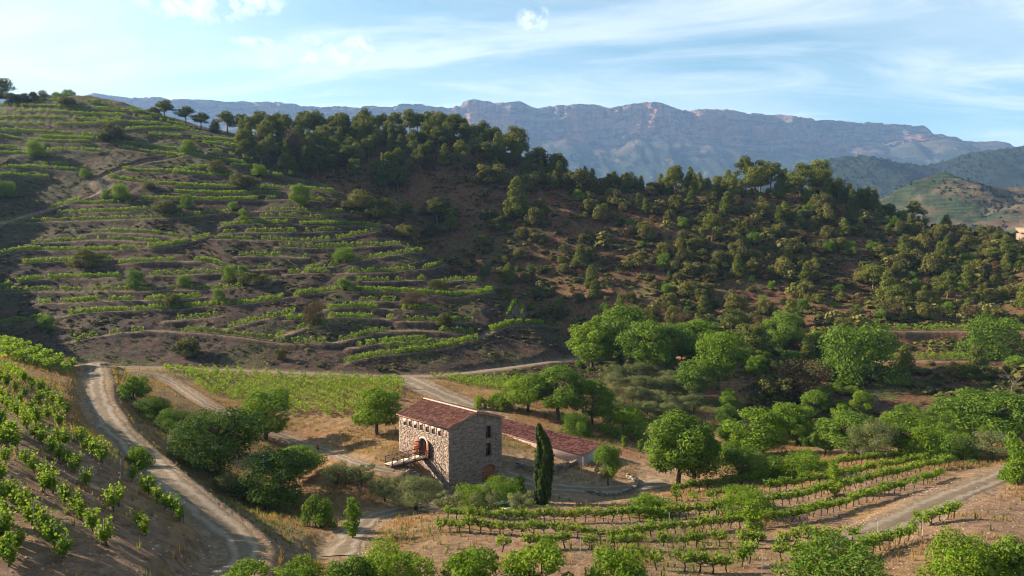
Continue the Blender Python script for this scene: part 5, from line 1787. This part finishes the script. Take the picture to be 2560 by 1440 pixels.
# staked vines on the near knoll, one by one
Z5 = ((200, 220), (310, 330), (440, 450), (550, 540), (440, 210), (600, 320), (760, 470), (60, 350), (120, 370), (250, 540), (320, 600), (390, 700), (480, 790), (600, 890), (790, 1080), (840, 830),
      (1080, 1010), (1040, 960), (1340, 900), (1290, 850), (1230, 820), (1170, 770), (1110, 710), (90, 760), (190, 860), (320, 1000), (470, 1180), (10, 600), (75, 1240), (10, 900), (985, 610), (640, 640), (20, 1060),
      (130, 130), (60, 60), (250, 90), (350, 150), (150, 40), (20, 200), (30, 1200), (145, 1110), (380, 400), (500, 480), (200, 500), (350, 640), (560, 520), (130, 810), (10, 770), (480, 340), (260, 290), (420, 360), (650, 360), (330, 690), (560, 850), (690, 990), (40, 480), (15, 330), (90, 290), (240, 930), (400, 1100), (20, 1000), (60, 1150), (1080, 680), (700, 420), (880, 790))
for zx, zy in Z5:
    P = sight(zx / 2.977, 1000 + zy / 2.977)
    s = random.uniform(0.9, 1.2)
    ranked(place('staked_vine', random.choice(VINE_B), P, '', 'grapevine', 'staked vines on the near knoll', None, (s, s, s * random.uniform(.95, 1.15))),
           'bushy staked grapevine {} from the left ' + ('in the upper part of the knoll' if zy < 420 else 'half way down the knoll' if zy < 800 else 'in the lower part of the knoll'))
    n_vines += 1
for line in (((0, 955), (45, 985), (95, 1012), (140, 1040)), ((0, 1005), (45, 1040), (90, 1062)), ((10, 925), (60, 960), (110, 990), (165, 1035)), ((0, 1070), (25, 1095))):
    for p in resample([sight(*q) for q in line], 1.7):
        s = random.uniform(0.95, 1.3)
        ranked(place('staked_vine', random.choice(VINE_B), (p[0], p[1], float(height(p[0], p[1]))), '', 'grapevine', 'staked vines above the knoll', None, (s, s, s)),
               'staked grapevine {} from the left in the dipping rows above the knoll')
        n_vines += 1

# ------------------------------------------------------------------ the thousands of vines farther off: terrace rows, the flat vineyard, the far knoll
pts_, rot_, sc_ = [], [], []
for q, P in enumerate(terr_pts):
    P = resample(P, 0.62)
    T = np.gradient(P[:, :2], axis=0)
    T /= np.linalg.norm(T, axis=1, keepdims=True) + 1e-9
    N = np.stack([T[:, 1], -T[:, 0]], 1)
    gap = fbm(np.arange(len(P)) / 9, np.full(len(P), q * 3.1), 81, 3)
    up = 1 if (N[:, 1].mean() > 0) else -1
    for side in ((0.35,) if (q % 3 and P[:, 2].mean() < 55) else (-0.5, 0.8)):
        for k in range(len(P)):
            if P[k, 2] < 0 or gap[k] < -0.32 or random.random() < 0.07:
                continue
            x, y = P[k, 0] + N[k, 0] * side * up + random.uniform(-.12, .12), P[k, 1] + N[k, 1] * side * up + random.uniform(-.12, .12)
            pts_.append((x, y, float(height(x, y)) - 0.05))
            sc_.append(random.uniform(0.8, 1.4))


for P in side_pts:
    P = resample(P, 1.0)
    T = np.gradient(P[:, :2], axis=0)
    T /= np.linalg.norm(T, axis=1, keepdims=True) + 1e-9
    N = np.stack([T[:, 1], -T[:, 0]], 1) * (1 if T[:, 0].mean() < 0 else -1)
    for side in (-0.6, 1.0, 2.6):
        for k in range(len(P)):
            if random.random() < 0.25:
                continue
            x, y = P[k, 0] + N[k, 0] * side + random.uniform(-.2, .2), P[k, 1] + N[k, 1] * side + random.uniform(-.2, .2)
            pts_.append((x, y, float(height(x, y)) - 0.05))
            sc_.append(random.uniform(0.9, 1.5))


def fill(poly, row_dir, spacing, step, keep=1.0, s=(0.85, 1.2)):
    """vines in parallel rows inside a surveyed plot"""
    W_ = np.array([sight(*p)[:2] for p in poly])
    d = np.array([math.cos(row_dir), math.sin(row_dir)])
    n = np.array([-d[1], d[0]])
    a, b = W_ @ d, W_ @ n
    for t in np.arange(b.min(), b.max(), spacing):
        for q in np.arange(a.min(), a.max(), step):
            p = d * (q + random.uniform(-.15, .15)) + n * (t + random.uniform(-.08, .08))
            ins = False
            for (x0, y0), (x1, y1) in zip(W_, np.roll(W_, -1, 0)):
                if (y0 > p[1]) != (y1 > p[1]) and p[0] < (x1 - x0) * (p[1] - y0) / (y1 - y0) + x0:
                    ins = not ins
            if ins and random.random() < keep:
                pts_.append((p[0], p[1], float(height(*p)) - 0.03))
                sc_.append(random.uniform(*s))


fill(((400, 922), (560, 930), (760, 940), (1010, 950), (1005, 985), (960, 1030), (850, 1042), (730, 1040), (640, 1020), (560, 1000), (480, 960)), 2.25, 2.5, 1.15, 0.93, (0.95, 1.3))
fill(((0, 857), (60, 874), (130, 897), (206, 932), (205, 940), (110, 925), (0, 898)), 2.0, 2.2, 0.9, 0.97, (1.1, 1.5))
fill(((1070, 942), (1160, 965), (1290, 985), (1330, 960), (1250, 945), (1130, 945)), 2.2, 1.9, 1.1, 0.9, (0.9, 1.2))
m_ = 30
lp = np.stack([rng.normal(size=m_) * 0.24, rng.normal(size=m_) * 0.20, 0.35 + rng.random(m_) ** 0.8 * 1.1], 1)
tV, tF = leaf_quads(lp, unit(m_) + np.array([0, 0, 0.5]), 0.33 * (0.6 + 0.8 * rng.random(m_)), 0.8)
V, F = scatter_mesh('v', tV, tF, np.array(pts_), np.array(sc_), None)
rows_o = new_obj('distant_vines', mesh_np('distant_vines', V, F, L_VINE), kind='stuff', label='green grapevines in rows on the terraces and the flat vineyard')
stems = np.array(pts_)
sV, sF = tube([(0, 0, -.1), (0.03, 0, 0.35), (0, 0, 0.75)], [0.05, 0.04, 0.03], 4)
V, F = scatter_mesh('s', sV, sF, stems[::4], 1.0, None)
new_obj('vine_stems', mesh_np('vine_stems', V, F, VINE_WOOD), rows_o, kind='stuff')

# ------------------------------------------------------------------ ground cover: dry grass, low scrub, clods
def on_ground(x, y, dz=0.0):
    return np.stack([x, y, height(x, y) + dz], 1)


def spread(n, ymin, ymax, power=1.0):
    th = rng.uniform(-half * 0.98, half * 0.98, n)
    r = ymin + (ymax - ymin) * rng.random(n) ** power
    return r * np.sin(th), r * np.cos(th)


def sample(G, x, y):
    return height(x, y, G)


blades = []
for k in range(6):
    a, b = rng.random() * 6.28, 0.10 + 0.12 * rng.random()
    d = np.array([math.cos(a), math.sin(a)])
    p = np.array([-d[1], d[0]]) * 0.035
    blades += [[*(d * 0.05 + p), 0], [*(d * 0.05 - p), 0], [*(d * b), 0.34 + 0.25 * rng.random()]]
gV, gF = np.array(blades), np.arange(18).reshape(6, 3)
x, y = spread(52000, 38, 175, 0.62)
keep = (sample(roadm, x, y) < 0.55) & (fbm(x / 6, y / 6, 91, 4) + 0.35 * sample(roadm, x, y) + rng.uniform(-.25, .25, len(x)) > sample(tilled, x, y) * 0.30 - 0.02)
x, y = x[keep], y[keep]
STRAW = leaf_mat('straw', (0.22, 0.125, 0.05), (0.42, 0.28, 0.115), 0.3, 0.25, 0.0)
V, F = scatter_mesh('g', gV, gF, on_ground(x, y, -0.02), rng.uniform(0.6, 1.3, len(x)), STRAW)
new_obj('dry_grass', mesh_np('dry_grass', V, F, STRAW), kind='stuff', label='tufts of dry straw-coloured grass on the valley slopes')
x, y = spread(24000, 42, 230, 0.7)
gsel = (sample(green_m, x, y) > 0.20) | (rng.random(len(x)) < 0.14)
gsel &= sample(roadm, x, y) < 0.3
x, y = x[gsel], y[gsel]
V, F = scatter_mesh('g', gV, gF, on_ground(x, y, -0.02), rng.uniform(0.7, 1.6, len(x)), None)
new_obj('green_grass', mesh_np('green_grass', V, F, leaf_mat('weeds', (0.075, 0.10, 0.022), (0.20, 0.20, 0.055), 0.35, 0.3, 0.0)), kind='stuff', label='green weeds and grass on the valley floor')
m_ = 10
lp = unit(m_) * np.array([0.5, 0.5, 0.38]) * rng.uniform(0.6, 1, (m_, 1))
lp[:, 2] = np.abs(lp[:, 2]) + 0.05
hV, hF = leaf_quads(lp, lp + 0.4 * unit(m_) + np.array([0, 0, .3]), 0.55 * (0.7 + 0.6 * rng.random(m_)), 0.7)
for nm, cnt, sel, mat, lab, srange in (
        ('low_scrub', 20000, lambda x, y: (y > np.where(x > 58, 140, 184)) & (sample(bench, x, y) < 0.2) & (sample(roadm, x, y) < 0.2) & (fbm(x / 12, y / 12, 95, 3) + rng.uniform(-.35, .35, len(x)) > 0.0), L_OAK,
         'low dark scrub over the terraced and the wild hillside', (0.6, 2.2)),
        ('dry_scrub', 19000, lambda x, y: (y > np.where(x > 58, 138, 180)) & (sample(bench, x, y) < 0.3) & (sample(roadm, x, y) < 0.2) & (fbm(x / 9, y / 9, 96, 3) + rng.uniform(-.3, .3, len(x)) > -0.05), L_BROWN,
         'low brown dry scrub and heather over the hillsides', (0.35, 1.0))):
    x, y = spread(cnt, 135, 410, 0.8)
    k = sel(x, y)
    big = 1 + 0.7 * sample(redhill, x, y)
    x, y = x[k], y[k]
    V, F = scatter_mesh('h', hV, hF, on_ground(x, y), (rng.uniform(*srange, len(big)) * big)[k], mat)
    new_obj(nm, mesh_np(nm, V, F, mat), kind='stuff', label=lab)
x, y = spread(20000, 186, 405, 0.8)
k = (sample(terraced, x, y) > 0.5) & (sample(roadm, x, y) < 0.3) & (fbm(x / 8, y / 8, 97, 3) + 0.25 * sample(bench, x, y) + 0.5 * sample(upper, x, y) + rng.uniform(-.3, .3, len(x)) > 0.22)
x, y = x[k], y[k]
V, F = scatter_mesh('h', hV, hF, on_ground(x, y), rng.uniform(0.35, 1.0, len(x)), None)
new_obj('bank_weeds', mesh_np('bank_weeds', V, F, leaf_mat('bank_weeds', (0.050, 0.075, 0.016), (0.14, 0.165, 0.034), 0.35, 0.2, 0.0)), kind='stuff', label='green weeds on the banks of the vine terraces')
cl = np.array([[-1, -1, -.3], [1, -.8, -.3], [.9, 1, -.3], [-1, .9, -.3], [.1, 0, .75], [-.4, .3, .55]]) * 0.085
cF = np.array([[0, 1, 4], [1, 2, 4], [2, 5, 4], [2, 3, 5], [3, 0, 5], [0, 4, 5]])
x, y = spread(15000, 38, 112, 0.75)
k = (sample(tilled, x, y) > 0.4) & (sample(roadm, x, y) < 0.9)
x, y = x[k], y[k]
V, F = scatter_mesh('c', cl, cF, on_ground(x, y), rng.uniform(0.35, 1.5, len(x)) ** 1.5, None)
x, y = spread(26000, 38, 175, 0.75)
k = sample(roadm, x, y) > 0.45
xs_, ys_ = x[k], y[k]
x, y = np.r_[x, xs_], np.r_[y, ys_]
ST_V, ST_F = scatter_mesh('c', cl, cF, on_ground(xs_, ys_, 0.06), rng.uniform(0.3, 1.0, len(xs_)) ** 1.6, None)
new_obj('loose_stones', mesh_np('loose_stones', ST_V, ST_F, plain_mat('loose_stone', (0.30, 0.245, 0.195), 0.95, 0.3, 1.0, 0.1, island=0.5)), kind='stuff', label='loose stones lying on the dirt roads')
CLOD = plain_mat('clods', (0.21, 0.145, 0.105), 0.95, 0.3, 1.0, 0.1, island=0.45)
new_obj('soil_clods', mesh_np('soil_clods', V, F, CLOD), kind='stuff', label='clods and small stones of the tilled vineyard soil')
if rest:
    m_ = 70
    lp = unit(m_) * np.array([2.2, 2.2, 2.0]) * rng.uniform(0.7, 1, (m_, 1))
    lp[:, 2] = np.abs(lp[:, 2]) + 0.6
    oV, oF = leaf_quads(lp, lp + 1.2 * unit(m_), 0.95 * (0.7 + 0.6 * rng.random(m_)), 0.8)
    V, F = scatter_mesh('o', oV, oF, np.array([p for p, _ in rest]), np.array([s for _, s in rest]), L_OAK)
    new_obj('distant_shrubs', mesh_np('distant_shrubs', V, F, L_OAK), kind='stuff', label='the smaller evergreen shrubs between the others on the scrub slope')

# far woods on the hills at right
m_ = 9
lp = unit(m_) * np.array([1.0, 1.0, 1.2])
lp[:, 2] = np.abs(lp[:, 2])
fV, fF = leaf_quads(lp, lp + 0.5 * unit(m_), 1.9, 0.8)
fp, fs = [], []
for (X, Yy, Z), n, s0 in ((far1, 6500, 3.4), (far2, 2600, 1.9)):
    k = rng.integers(0, X.size, n)
    x, y, z = X.ravel()[k], Yy.ravel()[k], Z.ravel()[k]
    ok = (fbm(x / 70, y / 70, 99, 3) > (-0.6 if s0 > 2 else 0.05)) & (y < np.median(Yy))
    fp.append(np.stack([x, y, z], 1)[ok] + rng.normal(size=(ok.sum(), 3)) * np.array([3, 3, 0]))
    fs.append(rng.uniform(0.7, 1.4, ok.sum()) * s0)
th, r = rng.uniform(R(14), R(40), 5200), rng.uniform(400, 900, 5200)
x, y = r * np.sin(th), r * np.cos(th)
ok = fbm(x / 60, y / 60, 98, 3) > -0.05
fp.append(on_ground(x[ok], y[ok]))
fs.append(rng.uniform(0.9, 2.2, ok.sum()))
V, F = scatter_mesh('f', fV, fF, np.concatenate(fp), np.concatenate(fs), None)
new_obj('far_wood', mesh_np('far_wood', V, F, leaf_mat('far_wood', (0.012, 0.022, 0.012), (0.040, 0.050, 0.022), 0.1, 0.02, 0.0)), kind='stuff', label='far-off woods covering the hills of the side valley')

# ------------------------------------------------------------------ posts and hoses in the vineyards
POSTWOOD = plain_mat('grey_post', (0.17, 0.135, 0.11), 0.95, 0.3, 8, 0.1)
post_me = Acc().add(*tube([(0, 0, -0.3), (0.01, 0, 0.8), (0.0, 0.02, 1.75)], [0.05, 0.048, 0.045], 6)).mesh('vine_post', POSTWOOD)
stake_me = Acc().add(*tube([(0, 0, -0.3), (0.0, 0, 1.9)], [0.028, 0.026], 5)).mesh('thin_stake', plain_mat('pale_stake', (0.38, 0.33, 0.28), 0.9, 0.2, 8))
for u, v, me_, lab, tilt in ((302, 1195, post_me, 'weathered post at the edge of the knoll by the gravel road', .05), (316, 1202, post_me, 'slanting brace post beside the weathered one', .35), (221, 1213, post_me, 'bare post standing in the gap of the knoll vines', 0),
                             (459, 1308, post_me, 'end post of the vine row on the road edge', .03), (87, 1330, post_me, 'thin post in the lower knoll vines', 0), (2193, 1350, stake_me, 'pale thin stake beside the stony track', 0),
                             (2306, 1352, stake_me, 'pale thin stake among the vines at the lower right', 0), (1451, 1395, stake_me, 'pale stake in the gappy near row', 0), (1673, 1325, stake_me, 'pale stake between the two long rows', 0),
                             (1905, 1440, stake_me, 'pale stake at the bottom edge among the right vines', 0), (352 / 1, 1215, post_me, 'dark leaning post by the shrub on the gravel road', .2), (1491, 1228, stake_me, 'thin stake on the planted island', 0)):
    o = new_obj('vineyard_post', me_, None, tuple(sight(u, v)), 0, None, label=lab, category='post')
    o.rotation_euler = (0, tilt, random.random())
HOSE = plain_mat('hose', (0.018, 0.016, 0.016), 0.6, 0.1, 3)
for lab, pts, hz in (('black drip hose sagging along the row with gaps', ((1660, 1352), (1800, 1368), (1960, 1366), (2090, 1358), (2180, 1338), (2290, 1330)), 0.42), ('black drip hose along the row nearest the yard', ((1180, 1306), (1355, 1307), (1497, 1305), (1704, 1297)), 0.45),
                     ('black drip hose along the second row from the yard', ((1120, 1331), (1261, 1339), (1475, 1350), (1600, 1352)), 0.45)):
    P = resample([sight(*p) for p in pts], 1.2)
    P[:, 2] = height(P[:, 0], P[:, 1]) + hz + 0.10 * np.sin(np.arange(len(P)) * 1.3)
    new_obj('drip_hose', mesh_np('drip_hose', *tube(P, 0.022, 5), HOSE), label=lab, category='hose')

# ------------------------------------------------------------------ parked car, garden table and bench, the person on the track
def loft(sections, mat, name, smooth_=True):
    """skin over equal rings of points, capped at both ends"""
    k, n = len(sections), len(sections[0])
    V = np.concatenate([np.asarray(s, float) for s in sections])
    i, j = np.arange(k - 1)[:, None] * n, np.arange(n)[None]
    F = np.stack([i + j, i + (j + 1) % n, i + n + (j + 1) % n, i + n + j], -1).reshape(-1, 4)
    return mesh_np(name, V, [F, np.arange(n)[None, ::-1], (np.arange(n) + (k - 1) * n)[None]], mat, smooth_)


def build_car(u, v, rot, label):
    P = sight(u, v)
    car = thing('parked_car', label, 'car', P, rot)
    PAINT = plain_mat('car_paint', (0.05, 0.13, 0.30), 0.25, 0.05, 2, 0.5)
    xs_ = np.linspace(-2.1, 2.1, 15)
    secs = []
    for x in xs_:
        t = abs(x) / 2.1
        w = 0.86 * (1 - 0.16 * t ** 4)
        zt = np.interp(x, [-2.1, -1.9, -1.0, 0.6, 2.0, 2.1], [0.70, 0.86, 0.92, 0.92, 0.88, 0.62])
        secs.append([(x, -w, 0.42), (x, -w * 1.02, 0.66), (x, -w * 0.94, zt), (x, 0, zt + 0.04), (x, w * 0.94, zt), (x, w * 1.02, 0.66), (x, w, 0.42), (x, 0, 0.26)])
    new_obj('body', loft(secs, PAINT, 'body'), car)
    cab = []
    for x, w, z in ((-1.05, 0.72, 0.93), (-0.45, 0.62, 1.42), (0.25, 0.62, 1.48), (1.0, 0.60, 1.42), (1.75, 0.70, 0.92)):
        cab.append([(x, -w, 0.9), (x, -w * .96, max(.93, z - .07)), (x, -w * .8, z), (x, w * .8, z), (x, w * .96, max(.93, z - .07)), (x, w, 0.9)])
    new_obj('windows', loft(cab, GLASS, 'windows', False), car)
    new_obj('roof', loft([[(x, -w, z), (x, -w, z + .02), (x, 0, z + .06), (x, w, z + .02), (x, w, z), (x, 0, z - .01)] for x, w, z in ((-0.42, .52, 1.42), (0.25, .55, 1.47), (1.0, .5, 1.42))], PAINT, 'roof'), car)
    a = np.linspace(0, 2 * np.pi, 17)[:-1]
    ty = loft([[(math.cos(t) * r, yy, math.sin(t) * r) for t in a] for yy, r in ((-.10, .27), (-.08, .32), (.08, .32), (.10, .27))], plain_mat('tyre', (0.02, 0.02, 0.02), 0.85, 0.1), 'tyre', False)
    ri = loft([[(math.cos(t) * r, yy, math.sin(t) * r) for t in a] for yy, r in ((-.115, .19), (.115, .19))], plain_mat('rim', (0.5, 0.5, 0.52), 0.35, 0.05, 2, 0.5, metal=0.8), 'rim', False)
    for x in (-1.3, 1.3):
        for s in (-1, 1):
            wh = new_obj('wheel', ty, car, (x, s * 0.78, 0.32))
            new_obj('rim', ri, wh)
    for s in (-1, 1):
        new_obj('headlight', Acc().add(box_v(-2.1, -1.95, s * .62 - .15, s * .62 + .15, .64, .76), BOXF).mesh('headlight', plain_mat('lamp_glass', (.7, .7, .7), .2, .05)), car)
        new_obj('tail_light', Acc().add(box_v(1.98, 2.1, s * .66 - .12, s * .66 + .12, .66, .80), BOXF).mesh('tail_light', plain_mat('tail_lamp', (.35, .02, .02), .3, .05)), car)
    return car


build_car(733, 1148, R(160), 'blue car parked under the trees, mostly hidden by leaves')
build_car(672, 1160, R(165), 'dark blue car parked behind the first one, almost wholly behind leaves')

WHITE = plain_mat('white_paint', (0.80, 0.79, 0.77), 0.5, 0.06, 3)
P = sight(1258, 1268)
tb = thing('garden_table', 'white garden table under the bright bush in front of the house', 'table', P, R(20))
new_obj('tabletop', Acc().add(box_v(-1.25, 1.25, -.6, .6, .72, .77), BOXF).mesh('tabletop', WHITE), tb)
for sx in (-1, 1):
    for sy in (-1, 1):
        new_obj('leg', Acc().add(*bar((sx * 1.1, sy * .5, -.1), (sx * 1.1, sy * .48, .72), .07)).mesh('leg', WHITE), tb)
for u, v, lab in ((1268, 1280, 'grey stone bench in front of the white table'), (1176, 1288, 'dark low bench at the edge of the vines below the olive trees')):
    P = sight(u, v)
    bn = thing('bench', lab, 'bench', P, R(15))
    mm = CONCRETE if 'grey' in lab else RAIL_WOOD
    new_obj('seat', Acc().add(box_v(-.8, .8, -.22, .22, .42, .5), BOXF).mesh('seat', mm), bn)
    for s in (-1, 1):
        new_obj('leg', Acc().add(box_v(s * .6 - .08, s * .6 + .08, -.18, .18, -.1, .42), BOXF).mesh('leg', mm), bn)


def build_person(u, v):
    P = sight(u, v)
    o = thing('person', 'person with long dark hair walking on the sunlit track, dark trousers and dull red top', 'person', P, R(200))
    J = dict(pelvis=(0, 0, .95), chest=(0, .02, 1.28), neck=(0, .01, 1.45), head=(0, .03, 1.56), crown=(0, .03, 1.68),
             shl=(-.17, 0, 1.39), ell=(-.23, -.06, 1.12), wrl=(-.22, .08, .90), fil=(-.21, .11, .80), shr=(.17, 0, 1.39), elr=(.23, .0, 1.11), wrr=(.22, -.07, .89), fir=(.21, -.09, .79),
             hil=(-.09, 0, .90), knl=(-.10, .16, .50), anl=(-.10, .10, .09), tol=(-.10, .26, .03), hir=(.09, 0, .90), knr=(.10, -.02, .49), anr=(.10, -.24, .11), tor=(.10, -.10, .03))
    rad = dict(pelvis=.145, chest=.15, neck=.055, head=.085, crown=.06, shl=.065, ell=.042, wrl=.03, fil=.025, shr=.065, elr=.042, wrr=.03, fir=.025, hil=.09, knl=.062, anl=.042, tol=.035, hir=.09, knr=.062, anr=.042, tor=.035)
    E = (('pelvis', 'chest'), ('chest', 'neck'), ('neck', 'head'), ('head', 'crown'), ('chest', 'shl'), ('shl', 'ell'), ('ell', 'wrl'), ('wrl', 'fil'), ('chest', 'shr'), ('shr', 'elr'), ('elr', 'wrr'), ('wrr', 'fir'),
         ('pelvis', 'hil'), ('hil', 'knl'), ('knl', 'anl'), ('anl', 'tol'), ('pelvis', 'hir'), ('hir', 'knr'), ('knr', 'anr'), ('anr', 'tor'))
    ks = list(J)
    me = bpy.data.meshes.new('body')
    me.from_pydata([J[k] for k in ks], [(ks.index(a), ks.index(b)) for a, b in E], [])
    M = Mat('clothes', 0.85, 0.1)
    tcn = M.node('ShaderNodeTexCoord')
    sp = M.node('ShaderNodeSeparateXYZ')
    M.l.new(tcn.outputs['Object'], sp.inputs[0])
    z_ = sp.outputs[2]
    c = M.mix(M.math('GREATER_THAN', z_, 0.94), (0.015, 0.015, 0.020), (0.20, 0.035, 0.035))
    skin = M.math('GREATER_THAN', z_, 1.44)
    c = M.mix(skin, c, (0.42, 0.25, 0.18))
    me.materials.append(M.color(c))
    b = new_obj('body', me, o)
    b.modifiers.new('skin', 'SKIN')
    for k, sv in zip(ks, me.skin_vertices[0].data):
        sv.radius = (rad[k], rad[k] * (0.75 if k in ('pelvis', 'chest') else 1.0))
    me.skin_vertices[0].data[0].use_root = True
    ss = b.modifiers.new('round', 'SUBSURF')
    ss.levels = ss.render_levels = 2
    hair = []
    for z, r, y in ((1.74, .03, .01), (1.72, .085, .0), (1.64, .115, -.02), (1.54, .115, -.045), (1.42, .10, -.075), (1.30, .075, -.09), (1.24, .03, -.09)):
        hair.append([(math.cos(t) * r, y + math.sin(t) * r * .8, z) for t in np.linspace(0, 2 * np.pi, 11)[:-1]])
    new_obj('hair', loft(hair[::-1], plain_mat('hair', (0.014, 0.009, 0.007), 0.6, 0.2), 'hair'), o)


build_person(795, 1134)

# stone barn at the far right edge
Pb = at_ground(2575, 318)
barn = thing('stone_barn', 'pale stone barn with tan roof cut by the right edge', 'barn', Pb, R(-25))
A = Acc().add(box_v(-5, 5, -4, 4, -2, 3.2), BOXF)
new_obj('wall', A.mesh('wall', plain_mat('barn_wall', (0.22, 0.165, 0.125), 0.95, 0.25, 1.5, 0.1, bump=0.5)), barn)
new_obj('roof', Acc().add([(-5.4, -4.4, 3.1), (5.4, -4.4, 3.1), (5.4, 4.4, 5.6), (-5.4, 4.4, 5.6), (-5.4, -4.4, 3.35), (5.4, -4.4, 3.35), (5.4, 4.4, 5.85), (-5.4, 4.4, 5.85)], BOXF).mesh('roof', plain_mat('barn_roof', (0.26, 0.175, 0.12), 0.95, 0.25, 1.2, 0.1, bump=0.6)), barn)
new_obj('doorway', Acc().add(box_v(-1, .6, -4.06, -3.9, -2, 2.0), BOXF).mesh('doorway', INTERIOR_SHADE), barn)  # solid slab without an opening, the shade inside put into its colour

# rank the look-alikes from the left, as the picture shows them
for phrase, objs in RANKED.items():
    objs.sort(key=lambda o: o.location.x / o.location.y)
    for k, o in enumerate(objs):
        o['label'] = phrase.format(ordinal(k + 1))
